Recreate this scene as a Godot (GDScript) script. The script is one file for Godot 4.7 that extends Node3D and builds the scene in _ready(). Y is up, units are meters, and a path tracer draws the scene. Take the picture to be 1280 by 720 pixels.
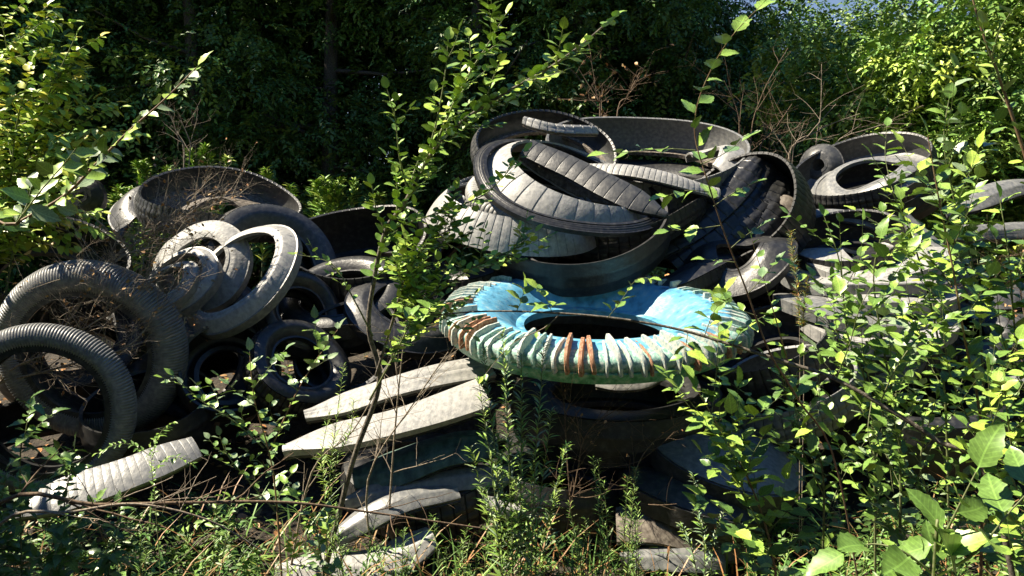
extends Node3D
# A heap of cut tyres in front of a shady thicket, overgrown by saplings and weeds.

const FOV := 39.4
const EYE := Vector3(0, 1.6, 0)
const PITCH := -8.0
var F := 360.0 / tan(deg_to_rad(FOV / 2.0))
var cam_basis := Basis(Vector3.RIGHT, deg_to_rad(PITCH))
var hill := FastNoiseLite.new()
var used := {}
var M := {}
var leaf_meshes := {}

# ------------------------------------------------------------------ basics
class MB:
	var v := PackedVector3Array()
	var n := PackedVector3Array()
	var uv := PackedVector2Array()
	var idx := PackedInt32Array()
	func tri(a: int, b: int, c: int) -> void:
		idx.append(a); idx.append(b); idx.append(c)
	func mesh(m: Material) -> ArrayMesh:
		n.resize(v.size()); n.fill(Vector3.ZERO)
		for k in range(0, idx.size(), 3):
			var a := idx[k]; var b := idx[k + 1]; var c := idx[k + 2]
			var f := (v[c] - v[a]).cross(v[b] - v[a])
			n[a] += f; n[b] += f; n[c] += f
		for k in n.size():
			n[k] = n[k].normalized() if n[k].length_squared() > 1e-20 else Vector3.UP
		var arr := []
		arr.resize(Mesh.ARRAY_MAX)
		arr[Mesh.ARRAY_VERTEX] = v; arr[Mesh.ARRAY_NORMAL] = n; arr[Mesh.ARRAY_INDEX] = idx
		if uv.size() == v.size():
			arr[Mesh.ARRAY_TEX_UV] = uv
		var me := ArrayMesh.new()
		me.add_surface_from_arrays(Mesh.PRIMITIVE_TRIANGLES, arr)
		me.surface_set_material(0, m)
		return me
	func tube(pts: Array, rad: Array, sides := 6) -> void:
		var base := v.size()
		var cnt := pts.size()
		var ref := Vector3(0.31, 0.2, 0.93)
		for i in cnt:
			var t: Vector3 = (pts[mini(i + 1, cnt - 1)] - pts[maxi(i - 1, 0)]).normalized()
			var a := t.cross(ref).normalized()
			if a.length_squared() < 0.5:
				a = t.cross(Vector3(1, 0.1, 0)).normalized()
			var b := t.cross(a)
			ref = a.cross(t)
			for s in sides:
				var w := TAU * s / sides
				v.append(pts[i] + (a * cos(w) + b * sin(w)) * rad[i])
				uv.append(Vector2(float(s) / sides, i * 0.3))
		for i in cnt - 1:
			for s in sides:
				var s2 := (s + 1) % sides
				var p := base + i * sides
				tri(p + s, p + s2, p + sides + s2)
				tri(p + s, p + sides + s2, p + sides + s)
		v.append(pts[cnt - 1]); uv.append(Vector2(0.5, 1.0))
		for s in sides:
			tri(base + (cnt - 1) * sides + s, base + (cnt - 1) * sides + (s + 1) % sides, v.size() - 1)

func ray(px: float, py: float) -> Vector3:
	return cam_basis * Vector3((px - 640.0) / F, -(py - 360.0) / F, -1.0)

func at(px: float, py: float, d: float) -> Vector3:
	return EYE + ray(px, py) * d

func to_px(p: Vector3) -> Vector3:
	var q := cam_basis.inverse() * (p - EYE)
	return Vector3(640.0 - q.x / q.z * F, 360.0 + q.y / q.z * F, -q.z)

func ground_y(x: float, z: float) -> float:
	var h := hill.get_noise_2d(x * 6.0, z * 6.0) * 0.07 + hill.get_noise_2d(x * 0.9, z * 0.9) * 0.12
	var d := -z
	var side := smoothstep(-5.2, -3.2, x) * (1.0 - smoothstep(5.2, 7.0, x))
	h += lerpf(0.25, 0.62, smoothstep(-1.4, 0.2, x)) * smoothstep(3.7, 5.0, d) * (1.0 - smoothstep(6.0, 7.6, d)) * side
	h += 0.25 * exp(-pow((x - 0.6) / 1.3, 2.0)) * smoothstep(4.2, 5.2, d) * (1.0 - smoothstep(5.6, 7.2, d))
	h += 0.05 * maxf(0.0, d - 7.0) * smoothstep(0.0, 30.0, d)
	return h

func base_at(px: float, d: float) -> Vector3:   # the point on the ground under a picture column at a depth
	var p := at(px, 700.0, d)
	p.y = ground_y(p.x, p.z) - 0.02
	return p

func numbered(called: String) -> String:
	if not used.has(called):
		used[called] = 0
		return called
	used[called] += 1
	return "%s_%03d" % [called, used[called]]

func tag(o: Node, label := "", category := "", group := "", kind := "") -> void:
	if label: o.set_meta("label", label)
	if category: o.set_meta("category", category)
	if group: o.set_meta("group", group)
	if kind: o.set_meta("kind", kind)

func thing(called: String, label: String, category: String, xf := Transform3D(), group := "") -> Node3D:
	var o := Node3D.new()
	o.name = numbered(called)
	add_child(o)
	o.transform = xf
	tag(o, label, category, group)
	return o

func part(called: String, me: Mesh, parent: Node, label := "") -> MeshInstance3D:
	var o := MeshInstance3D.new()
	o.name = called
	o.mesh = me
	parent.add_child(o, true)
	if label: o.set_meta("label", label)
	return o

func noise_tex(freq: float, cols: Array, offs: Array, sd := 1, size := 512, kind := FastNoiseLite.TYPE_SIMPLEX_SMOOTH, oct := 5) -> NoiseTexture2D:
	var nz := FastNoiseLite.new()
	nz.noise_type = kind; nz.frequency = freq; nz.seed = sd
	nz.fractal_type = FastNoiseLite.FRACTAL_FBM; nz.fractal_octaves = oct; nz.fractal_gain = 0.6
	var t := NoiseTexture2D.new()
	t.width = size; t.height = size; t.seamless = true; t.noise = nz
	if cols:
		var g := Gradient.new()
		g.offsets = PackedFloat32Array(offs)
		var cc := PackedColorArray()
		for c in cols:
			cc.append(Color(c[0], c[1], c[2]).linear_to_srgb())
		g.colors = cc
		t.color_ramp = g
	return t

func mat(called: String, tex: Texture2D, scale: float, rough: float, nrm: Texture2D = null, nscale := 0.5, spec := 0.5) -> StandardMaterial3D:
	var m := StandardMaterial3D.new()
	m.resource_name = called
	m.albedo_texture = tex
	m.uv1_triplanar = true
	m.uv1_scale = Vector3.ONE * scale
	m.roughness = rough
	m.metallic_specular = spec
	if nrm:
		m.normal_enabled = true
		m.normal_texture = nrm
		m.normal_scale = nscale
	M[called] = m
	return m

func make_materials() -> void:
	var nf := noise_tex(0.03, [], [], 7)
	nf.as_normal_map = true; nf.bump_strength = 5.0
	var ng := noise_tex(0.09, [], [], 9)
	ng.as_normal_map = true; ng.bump_strength = 6.0
	var o5 := [0.0, 0.35, 0.5, 0.62, 1.0]
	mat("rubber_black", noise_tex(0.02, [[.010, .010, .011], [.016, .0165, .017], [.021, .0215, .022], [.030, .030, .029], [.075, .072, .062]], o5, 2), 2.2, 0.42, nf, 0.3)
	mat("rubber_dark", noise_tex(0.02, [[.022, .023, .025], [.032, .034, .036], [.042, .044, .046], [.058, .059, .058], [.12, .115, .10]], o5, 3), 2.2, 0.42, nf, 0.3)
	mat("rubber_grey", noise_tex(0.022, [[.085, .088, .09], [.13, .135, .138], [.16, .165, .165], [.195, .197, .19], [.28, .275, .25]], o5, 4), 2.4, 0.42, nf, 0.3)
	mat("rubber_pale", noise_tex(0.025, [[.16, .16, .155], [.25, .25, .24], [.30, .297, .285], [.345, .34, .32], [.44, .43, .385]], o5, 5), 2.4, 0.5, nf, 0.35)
	mat("rubber_brown", noise_tex(0.025, [[.035, .028, .022], [.07, .056, .043], [.11, .09, .07], [.17, .145, .115], [.28, .25, .20]], o5, 6), 2.4, 0.75, nf, 0.45)
	mat("rubber_green", noise_tex(0.025, [[.02, .035, .03], [.035, .065, .055], [.05, .10, .08], [.06, .12, .10], [.14, .16, .14]], o5, 16), 1.5, 0.6, nf, 0.5)
	mat("paint_blue", noise_tex(0.018, [[.05, .06, .065], [.07, .24, .38], [.10, .33, .50], [.14, .39, .54], [.40, .52, .55]], [0.0, 0.30, 0.42, 0.62, 0.86], 11), 1.2, 0.42, nf, 0.35)
	mat("paint_green", noise_tex(0.03, [[.03, .04, .03], [.05, .22, .12], [.09, .36, .20], [.22, .46, .34], [.55, .60, .52]], [0.0, 0.3, 0.45, 0.62, 0.85], 12), 1.6, 0.45, nf, 0.5)
	mat("lug_pale", noise_tex(0.03, [[.06, .09, .09], [.22, .34, .36], [.42, .46, .42], [.52, .52, .44], [.60, .58, .50]], [0.0, 0.26, 0.42, 0.62, 0.9], 13), 3.0, 0.55, nf, 0.6)
	mat("lug_teal", noise_tex(0.03, [[.05, .07, .06], [.12, .26, .22], [.20, .40, .32], [.36, .47, .42], [.55, .56, .5]], [0.0, 0.28, 0.45, 0.62, 0.9], 17), 3.0, 0.55, nf, 0.6)
	mat("lug_rust", noise_tex(0.03, [[.06, .04, .03], [.20, .09, .045], [.34, .15, .075], [.42, .24, .14], [.55, .46, .36]], [0.0, 0.28, 0.45, 0.62, 0.9], 14), 3.0, 0.7, nf, 0.7)
	mat("soil", noise_tex(0.04, [[.012, .009, .006], [.022, .017, .011], [.034, .026, .017], [.055, .043, .028], [.11, .09, .06]], o5, 15), 0.9, 0.95, ng, 1.0)
	M.soil.uv1_world_triplanar = true
	mat("bark", noise_tex(0.05, [[.03, .025, .02], [.07, .058, .045], [.12, .10, .08], [.17, .15, .12], [.25, .23, .19]], o5, 18, 256), 4.0, 0.9, ng, 0.8)
	mat("twig_dry", noise_tex(0.05, [[.10, .075, .05], [.17, .13, .09], [.25, .20, .15], [.33, .28, .21], [.42, .37, .30]], o5, 19, 256), 6.0, 0.9)
	mat("twig_brown", noise_tex(0.05, [[.04, .025, .015], [.08, .05, .03], [.13, .085, .05], [.18, .125, .08], [.26, .20, .14]], o5, 20, 256), 6.0, 0.9)
	mat("stem_green", noise_tex(0.05, [[.05, .07, .02], [.09, .12, .035], [.14, .17, .06], [.18, .19, .09], [.22, .21, .12]], o5, 21, 256), 6.0, 0.7)
	mat("stem_red", noise_tex(0.05, [[.10, .05, .03], [.17, .09, .05], [.22, .13, .075], [.25, .18, .10], [.30, .25, .16]], o5, 22, 256), 6.0, 0.7)
	make_leaves()

# ------------------------------------------------------------------ leaves
const LEAF_COLS := {
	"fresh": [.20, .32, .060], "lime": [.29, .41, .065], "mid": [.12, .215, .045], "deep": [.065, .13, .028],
	"blue": [.11, .19, .085], "yellow": [.38, .38, .05], "dry": [.26, .15, .06], "silver": [.19, .26, .15],
}

func leaf_shape(kind: String, variant: int, m: Material) -> ArrayMesh:
	var mb := MB.new()
	var r := RandomNumberGenerator.new()
	r.seed = hash(kind) + variant * 17
	var k := 9; var wr := 0.27; var serr := 0.0; var fold := 0.30; var curl := 0.16; var pw := 0.55; var tip := 0.95
	match kind:
		"elm": k = 11; wr = 0.26; serr = 0.10; pw = 0.6; tip = 1.0
		"round": k = 8; wr = 0.31; pw = 0.52; tip = 0.72; fold = 0.22
		"lance": k = 8; wr = 0.15; pw = 0.75; tip = 1.05
		"nettle": k = 11; wr = 0.24; serr = 0.18; pw = 0.5; tip = 1.15; curl = 0.3
	fold *= r.randf_range(0.5, 1.5)
	curl *= r.randf_range(-0.3, 1.9)
	var skew := r.randf_range(-0.05, 0.05)
	var top := 0.0
	for i in 40:
		var t := i / 39.0
		top = maxf(top, pow(t, pw) * pow(1 - t, tip))
	# petiole, then blade: three points a row
	var row := func(t: float, w: float) -> void:
		var y := 0.10 + 0.90 * t
		var bend := -curl * y * y
		var x0 := skew * sin(t * PI)
		var ef := fold * w
		var wav := 0.02 * sin(t * 9.0 + variant * 2.0)
		mb.v.append(Vector3(x0 - w, y, bend + ef + wav)); mb.uv.append(Vector2(0.5 - w, 1.0 - t))
		mb.v.append(Vector3(x0, y, bend)); mb.uv.append(Vector2(0.5, 1.0 - t))
		mb.v.append(Vector3(x0 + w, y, bend + ef - wav)); mb.uv.append(Vector2(0.5 + w, 1.0 - t))
	mb.v.append(Vector3(-0.012, 0, 0)); mb.v.append(Vector3(0, 0, 0)); mb.v.append(Vector3(0.012, 0, 0))
	for i in 3: mb.uv.append(Vector2(0.5, 1.0))
	for i in k:
		var t := i / float(k - 1)
		var w := wr * pow(t, pw) * pow(1 - t, tip) / top
		if serr > 0.0 and i > 0 and i < k - 1:
			w *= 1.0 + serr * (1.0 if i % 2 == 0 else -0.6)
		row.call(t, maxf(w, 0.012 if i == 0 else 0.002))
	for i in k:
		for s in 2:
			var p := i * 3 + s
			mb.tri(p, p + 3, p + 4); mb.tri(p, p + 4, p + 1)
	return mb.mesh(m)

func make_leaves() -> void:
	var im := Image.create(128, 128, false, Image.FORMAT_RGB8)
	var nz := FastNoiseLite.new(); nz.frequency = 0.06; nz.seed = 5
	for y in 128:
		for x in 128:
			var u := absf(x / 127.0 - 0.5); var t := 1.0 - y / 127.0
			var g := 0.80 + 0.14 * nz.get_noise_2d(x, y)
			var vein := absf(fposmod((t - u * 0.9) * 9.0, 1.0) - 0.5)
			if vein < 0.09: g += 0.10
			if u < 0.012: g += 0.18
			g = clampf(g, 0.0, 1.0)
			im.set_pixel(x, y, Color(g, g, g * 0.97))
	var tex := ImageTexture.create_from_image(im)
	for c in LEAF_COLS:
		var m := StandardMaterial3D.new()
		m.resource_name = "leaf_" + c
		m.albedo_texture = tex
		var k: Array = LEAF_COLS[c]
		m.albedo_color = Color(k[0] * 1.75, k[1] * 1.75, k[2] * 1.75).linear_to_srgb()
		m.roughness = 0.38
		m.metallic_specular = 0.5
		m.backlight = Color(0.95, 1.0, 0.55).linear_to_srgb() if c != "dry" else Color(0.5, 0.4, 0.3)
		m.cull_mode = BaseMaterial3D.CULL_DISABLED
		M["leaf_" + c] = m
	# one material whose copies carry their own colour, for foliage too fine to pick apart
	var mm := StandardMaterial3D.new()
	mm.resource_name = "leaf_tinted"
	mm.vertex_color_use_as_albedo = true
	mm.albedo_color = Color(1, 1, 1)
	mm.roughness = 0.45
	mm.metallic_specular = 0.4
	mm.backlight = Color(0.95, 1.0, 0.55).linear_to_srgb()
	mm.cull_mode = BaseMaterial3D.CULL_DISABLED
	M["leaf_tinted"] = mm

func leaf_mesh(kind: String, variant: int, colour: String) -> ArrayMesh:
	var key := "%s/%d/%s" % [kind, variant, colour]
	if not leaf_meshes.has(key):
		leaf_meshes[key] = leaf_shape(kind, variant, M["leaf_" + colour])
	return leaf_meshes[key]

func leaf_basis(dir: Vector3, up: Vector3, size: float) -> Basis:
	var y := dir.normalized()
	var x := y.cross(up)
	if x.length_squared() < 1e-4: x = y.cross(Vector3(0.3, 0.2, 0.9))
	x = x.normalized()
	return Basis(x * size, y * size, x.cross(y) * size)

func scatter_node(called: String, me: Mesh, xfs: Array, cols: Array, parent: Node) -> MultiMeshInstance3D:
	var mm := MultiMesh.new()
	mm.transform_format = MultiMesh.TRANSFORM_3D
	mm.use_colors = true
	mm.mesh = me
	mm.instance_count = xfs.size()
	var buf := PackedFloat32Array()
	buf.resize(xfs.size() * 16)
	for i in xfs.size():
		var t: Transform3D = xfs[i]
		var b := t.basis
		var c: Color = cols[i]
		var k := i * 16
		buf[k] = b.x.x; buf[k + 1] = b.y.x; buf[k + 2] = b.z.x; buf[k + 3] = t.origin.x
		buf[k + 4] = b.x.y; buf[k + 5] = b.y.y; buf[k + 6] = b.z.y; buf[k + 7] = t.origin.y
		buf[k + 8] = b.x.z; buf[k + 9] = b.y.z; buf[k + 10] = b.z.z; buf[k + 11] = t.origin.z
		buf[k + 12] = c.r; buf[k + 13] = c.g; buf[k + 14] = c.b; buf[k + 15] = 1.0
	mm.buffer = buf
	var o := MultiMeshInstance3D.new()
	o.name = called
	o.multimesh = mm
	o.set_meta("kind", "stuff")
	parent.add_child(o, true)
	return o

func tint(colour: String, r: RandomNumberGenerator, spread := 0.3) -> Color:
	var k: Array = LEAF_COLS[colour]
	var g := 1.2 * r.randf_range(1.0 - spread, 1.0 + spread)
	var y := r.randf_range(0.85, 1.2)
	return Color(k[0] * g * y, k[1] * g, k[2] * g)

func smooth_path(pts: Array, per := 5) -> Array:
	if pts.size() < 3:
		var o := []
		for i in 6: o.append((pts[0] as Vector3).lerp(pts[1], i / 5.0))
		return o
	var out := []
	for i in pts.size() - 1:
		var a: Vector3 = pts[maxi(i - 1, 0)]; var b: Vector3 = pts[i]; var c: Vector3 = pts[i + 1]; var d: Vector3 = pts[mini(i + 2, pts.size() - 1)]
		for s in per:
			out.append(b.cubic_interpolate(c, a, d, s / float(per)))
	out.append(pts[-1])
	return out

# A woody or herbaceous plant. stems: [{p: path of points, r: thickness, from: first leafy share, gap, size, twigs, tl}]
func plant(called: String, label: String, category: String, stems: Array, o: Dictionary) -> Node3D:
	var r := RandomNumberGenerator.new()
	r.seed = hash(label)
	var root_pos: Vector3 = stems[0].p[0]
	var t := thing(called, label, category, Transform3D(Basis(), root_pos), o.get("group", ""))
	var kind: String = o.get("leaf", "elm")
	var cols: Array = o.get("cols", ["fresh", "mid"])
	var leaves := []   # [transform, size in the picture, variant, colour]
	var queue := []
	for s in stems:
		queue.append([s, 0])
	while queue:
		var e: Array = queue.pop_front()
		var s: Dictionary = e[0]
		var level: int = e[1]
		var path := smooth_path(s.p)
		var cnt := path.size()
		var rr: float = s.get("r", 0.006)
		var rad := []
		var local := []
		for i in cnt:
			rad.append(rr * lerpf(1.0, 0.28, i / float(cnt - 1)))
			local.append(path[i] - root_pos)
		var mb := MB.new()
		mb.tube(local, rad, 6 if rr > 0.004 else 4)
		part("stem" if level == 0 else "twig", mb.mesh(M[s.get("bark", o.get("bark", "stem_green"))]), t)
		# leaves along the path, alternate or in pairs
		var gap: float = s.get("gap", o.get("gap", 0.03))
		var size: float = s.get("size", o.get("size", 0.06))
		var from: float = s.get("from", 0.15 if level == 0 else 0.1)
		var length := 0.0
		for i in cnt - 1: length += path[i].distance_to(path[i + 1])
		var next := length * from
		var run := 0.0
		var flip := 1.0
		var tw_n: int = s.get("twigs", 0)
		var tw_at := []
		for k in tw_n: tw_at.append(length * lerpf(maxf(from, 0.12), 0.93, (k + r.randf()) / tw_n))
		for i in cnt - 1:
			var a: Vector3 = path[i]; var b: Vector3 = path[i + 1]
			var seg := a.distance_to(b)
			var tan := (b - a).normalized()
			var flat := tan.cross(Vector3.UP)
			if flat.length() < 0.35: flat = tan.cross(Vector3(sin(run * 40.0), 0.2, cos(run * 40.0)))
			flat = flat.normalized()
			while next <= run + seg:
				var p := a.lerp(b, (next - run) / seg)
				var end := next / length
				for side in ([flip, -flip] if o.get("pairs", false) else [flip]):
					var sd: Vector3 = (flat * side).rotated(tan, r.randf_range(-0.7, 0.7))
					var dir: Vector3 = (tan * r.randf_range(0.35, 0.8) + sd + Vector3(0, o.get("lift", -0.05) + r.randf_range(-0.2, 0.2), 0)).normalized()
					var up: Vector3 = (Vector3(r.randf_range(-.45, .45), 1.0, r.randf_range(-.35, .55)) + o.get("face", Vector3.ZERO)).normalized()
					var sz := size * r.randf_range(0.65, 1.15) * lerpf(1.0, o.get("tipsize", 0.75), end)
					leaves.append([Transform3D(leaf_basis(dir, up, sz), p - root_pos), sz, r.randi() % 4, cols[r.randi() % cols.size()]])
				flip = -flip
				next += gap * r.randf_range(0.7, 1.3)
			while tw_at and tw_at[0] <= run + seg:
				var p := a.lerp(b, clampf((tw_at.pop_front() - run) / seg, 0, 1))
				var tl: float = s.get("tl", 0.22) * r.randf_range(0.5, 1.2)
				var sd := flat.rotated(tan, r.randf_range(-1.2, 1.2)) * (1.0 if r.randf() < 0.5 else -1.0)
				var dir: Vector3 = (tan * 0.8 + sd * r.randf_range(0.6, 1.1) + Vector3(0, o.get("rise", 0.25), 0)).normalized()
				var q := p + dir * tl * 0.55
				var q2 := q + (dir + Vector3(0, o.get("sag", 0.1), 0) + Vector3(r.randf_range(-.3, .3), 0, r.randf_range(-.3, .3))).normalized() * tl * 0.5
				queue.append([{"p": [p, q, q2], "r": maxf(rr * 0.38, 0.0012), "gap": s.get("tgap", gap * 0.8), "size": s.get("tsize", size * 0.9), "twigs": s.get("sub", 0) if level == 0 else 0, "tl": tl * 0.5}, level + 1])
			run += seg
		# a leaf at the tip
		var td: Vector3 = (path[cnt - 1] - path[cnt - 2]).normalized()
		if not s.get("bare", false):
			leaves.append([Transform3D(leaf_basis(td, Vector3(r.randf_range(-.3, .3), 1, 0.3), size * 0.8), path[cnt - 1] - root_pos), size * 0.8, r.randi() % 4, cols[r.randi() % cols.size()]])
	put_leaves(t, leaves, kind, root_pos, r, o.get("most", 300), o.get("least", 10.0))
	return t

func put_leaves(t: Node3D, leaves: Array, kind: String, root_pos: Vector3, r: RandomNumberGenerator, most := 300, least := 10.0) -> void:
	for l in leaves:
		var q := to_px(l[0].origin + root_pos)
		var inside := q.x > -40 and q.x < 1320 and q.y > -40 and q.y < 760
		l.append((l[1] / maxf(q.z, 0.2) * F) if inside else 0.0)
	leaves.sort_custom(func(a, b): return a[4] > b[4])
	var rest_x := []
	var rest_c := []
	for i in leaves.size():
		var l: Array = leaves[i]
		if i < most and l[4] >= least:
			var n := part("leaf", leaf_mesh(kind, l[2], l[3]), t)
			n.transform = l[0]
		else:
			rest_x.append(l[0]); rest_c.append(tint(l[3], r, 0.2))
	if rest_x:
		scatter_node("small_leaves", leaf_mesh(kind, 1, "tinted"), rest_x, rest_c, t)

# ------------------------------------------------------------------ tyres
# closed cross-section of a sheet: centre line in (radial, axial), thickness, grooves {index: depth} on its outer side
func section(line: Array, t: float, grooves := {}) -> Array:
	var p := PackedVector2Array()
	var w := PackedFloat32Array()
	var c := line.size()
	for i in c:
		var d: Vector2 = (line[mini(i + 1, c - 1)] - line[maxi(i - 1, 0)]).normalized()
		p.append(line[i] + Vector2(d.y, -d.x) * (t * 0.5 - grooves.get(i, 0.0)))
		w.append(1.0 if i > 0 and i < c - 1 else 0.75)
	for j in c:
		var i := c - 1 - j
		var d: Vector2 = (line[mini(i + 1, c - 1)] - line[maxi(i - 1, 0)]).normalized()
		p.append(line[i] - Vector2(d.y, -d.x) * t * 0.5)
		w.append(0.0)
	return [p, w]

# sweep a section along frames [origin, radial, axial, groove 0..1]
func sweep(frames: Array, sec: Array, closed: bool, m: Material, gdepth := 0.0) -> ArrayMesh:
	var p: PackedVector2Array = sec[0]
	var w: PackedFloat32Array = sec[1]
	var c := p.size()
	# points to emit: corners twice so that edges stay crisp
	var emit := []     # profile index
	var segs := []     # [from, to] in emitted columns
	var first := []
	for j in c:
		var a := (p[j] - p[(j + c - 1) % c]).normalized()
		var b := (p[(j + 1) % c] - p[j]).normalized()
		emit.append(j)
		first.append(emit.size() - 1)
		if a.dot(b) < 0.8:
			emit.append(j)
	for j in c:
		var j2 := (j + 1) % c
		var last: int = (first[j + 1] if j + 1 < c else emit.size()) - 1
		segs.append([last, first[j2]])
	var mb := MB.new()
	var e := emit.size()
	var n := frames.size()
	mb.v.resize(n * e)
	for i in n:
		var f: Array = frames[i]
		var o: Vector3 = f[0]; var ra: Vector3 = f[1]; var ax: Vector3 = f[2]; var g: float = f[3] * gdepth
		for k in e:
			var j: int = emit[k]
			mb.v[i * e + k] = o + ra * (p[j].x - g * w[j]) + ax * p[j].y
	var lim := n if closed else n - 1
	for i in lim:
		var i2 := (i + 1) % n
		for s in segs:
			var a: int = i * e + s[0]; var b: int = i * e + s[1]
			var a2: int = i2 * e + s[0]; var b2: int = i2 * e + s[1]
			mb.tri(a, b2, b); mb.tri(a, a2, b2)
	if not closed:
		var tris := Geometry2D.triangulate_polygon(p)
		for q in 2:
			var fr: int = 0 if q == 0 else n - 1
			var base := mb.v.size()
			for j in c: mb.v.append(mb.v[fr * e + first[j]])
			for k in range(0, tris.size(), 3):
				var t0 := base + tris[k]; var t1 := base + tris[k + 1]; var t2 := base + tris[k + 2]
				var nn := (mb.v[t2] - mb.v[t0]).cross(mb.v[t1] - mb.v[t0])
				var outward: Vector3 = frames[1][0] - frames[0][0] if q == 1 else frames[0][0] - frames[1][0]
				if nn.dot(outward) >= 0: mb.tri(t0, t1, t2)
				else: mb.tri(t0, t2, t1)
	return mb.mesh(m)

# frames round a limp ring: R radius, ex/ez squash, s2/s3 sag, tw lean of the section, notches ng
func ring_frames(o: Dictionary, r: RandomNumberGenerator) -> Array:
	var out := []
	var R: float = o.R
	var a0 := deg_to_rad(o.get("a0", 0.0)); var a1 := deg_to_rad(o.get("a1", 360.0))
	var ng: int = o.get("ng", 0)
	var st := []
	if ng > 0:
		var gw: float = o.get("gw", 0.18)
		var more := maxi(1, int(72.0 / ng))
		for k in ng:
			var u := k / float(ng); var s := 1.0 / ng
			for q in more: st.append([u + s * (1.0 - gw) * q / more, 0.0])
			st.append([u + s * (1.0 - gw), 0.0]); st.append([u + s * (1.0 - gw * 0.75), 1.0]); st.append([u + s * (1.0 - gw * 0.25), 1.0])
	else:
		for k in 84: st.append([k / 84.0, 0.0])
	if absf(a1 - a0) < TAU - 0.01: st.append([1.0, 0.0])
	var ph := r.randf() * TAU
	var wob: float = o.get("wob", 0.012)
	for s in st:
		var th := lerpf(a0, a1, s[0])
		var tw: float = deg_to_rad(o.get("tw", 0.0) + o.get("tw1", 0.0) * cos(th - deg_to_rad(o.get("twp", 0.0))))
		var rad := Vector3(cos(th), 0, sin(th))
		var ra := rad * cos(tw) + Vector3.UP * sin(tw)
		var ax := Vector3.UP * cos(tw) - rad * sin(tw)
		var R2 := R * (1.0 + wob * sin(3.0 * th + ph) + wob * 0.6 * sin(5.0 * th + ph * 2.0))
		var y: float = o.get("s2", 0.0) * cos(2.0 * (th - deg_to_rad(o.get("p2", 0.0)))) + o.get("s3", 0.0) * cos(3.0 * th + ph) + o.get("s1", 0.0) * cos(th - deg_to_rad(o.get("p1", 0.0)))
		out.append([Vector3(rad.x * R2 * o.get("ex", 1.0), y + R * wob * 0.8 * sin(2.0 * th + ph * 3.0), rad.z * R2 * o.get("ez", 1.0)), ra, ax, s[1]])
	return out

func curve_line(n: int, f: Callable) -> Array:
	var a := []
	for i in n: a.append(f.call(i / float(n - 1)))
	return a

# orientation of a ring from the oval it makes in the picture: half axes a, b in pixels, turned by rot
func oval(cx: float, cy: float, a: float, b: float, rot: float, d: float) -> Transform3D:
	var k := -ray(cx, cy).normalized()
	var rt := Vector3.UP.cross(k).normalized()
	var up := k.cross(rt)
	var w := deg_to_rad(rot)
	var mj := rt * cos(w) + up * sin(w)
	var mn := -rt * sin(w) + up * cos(w)
	var q := clampf(absf(b) / a, 0.0, 1.0)
	var v := mn * q - k * sqrt(1.0 - q * q) * signf(b)
	return Transform3D(Basis(mj, mj.cross(v), -v), at(cx, cy, d))

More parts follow.
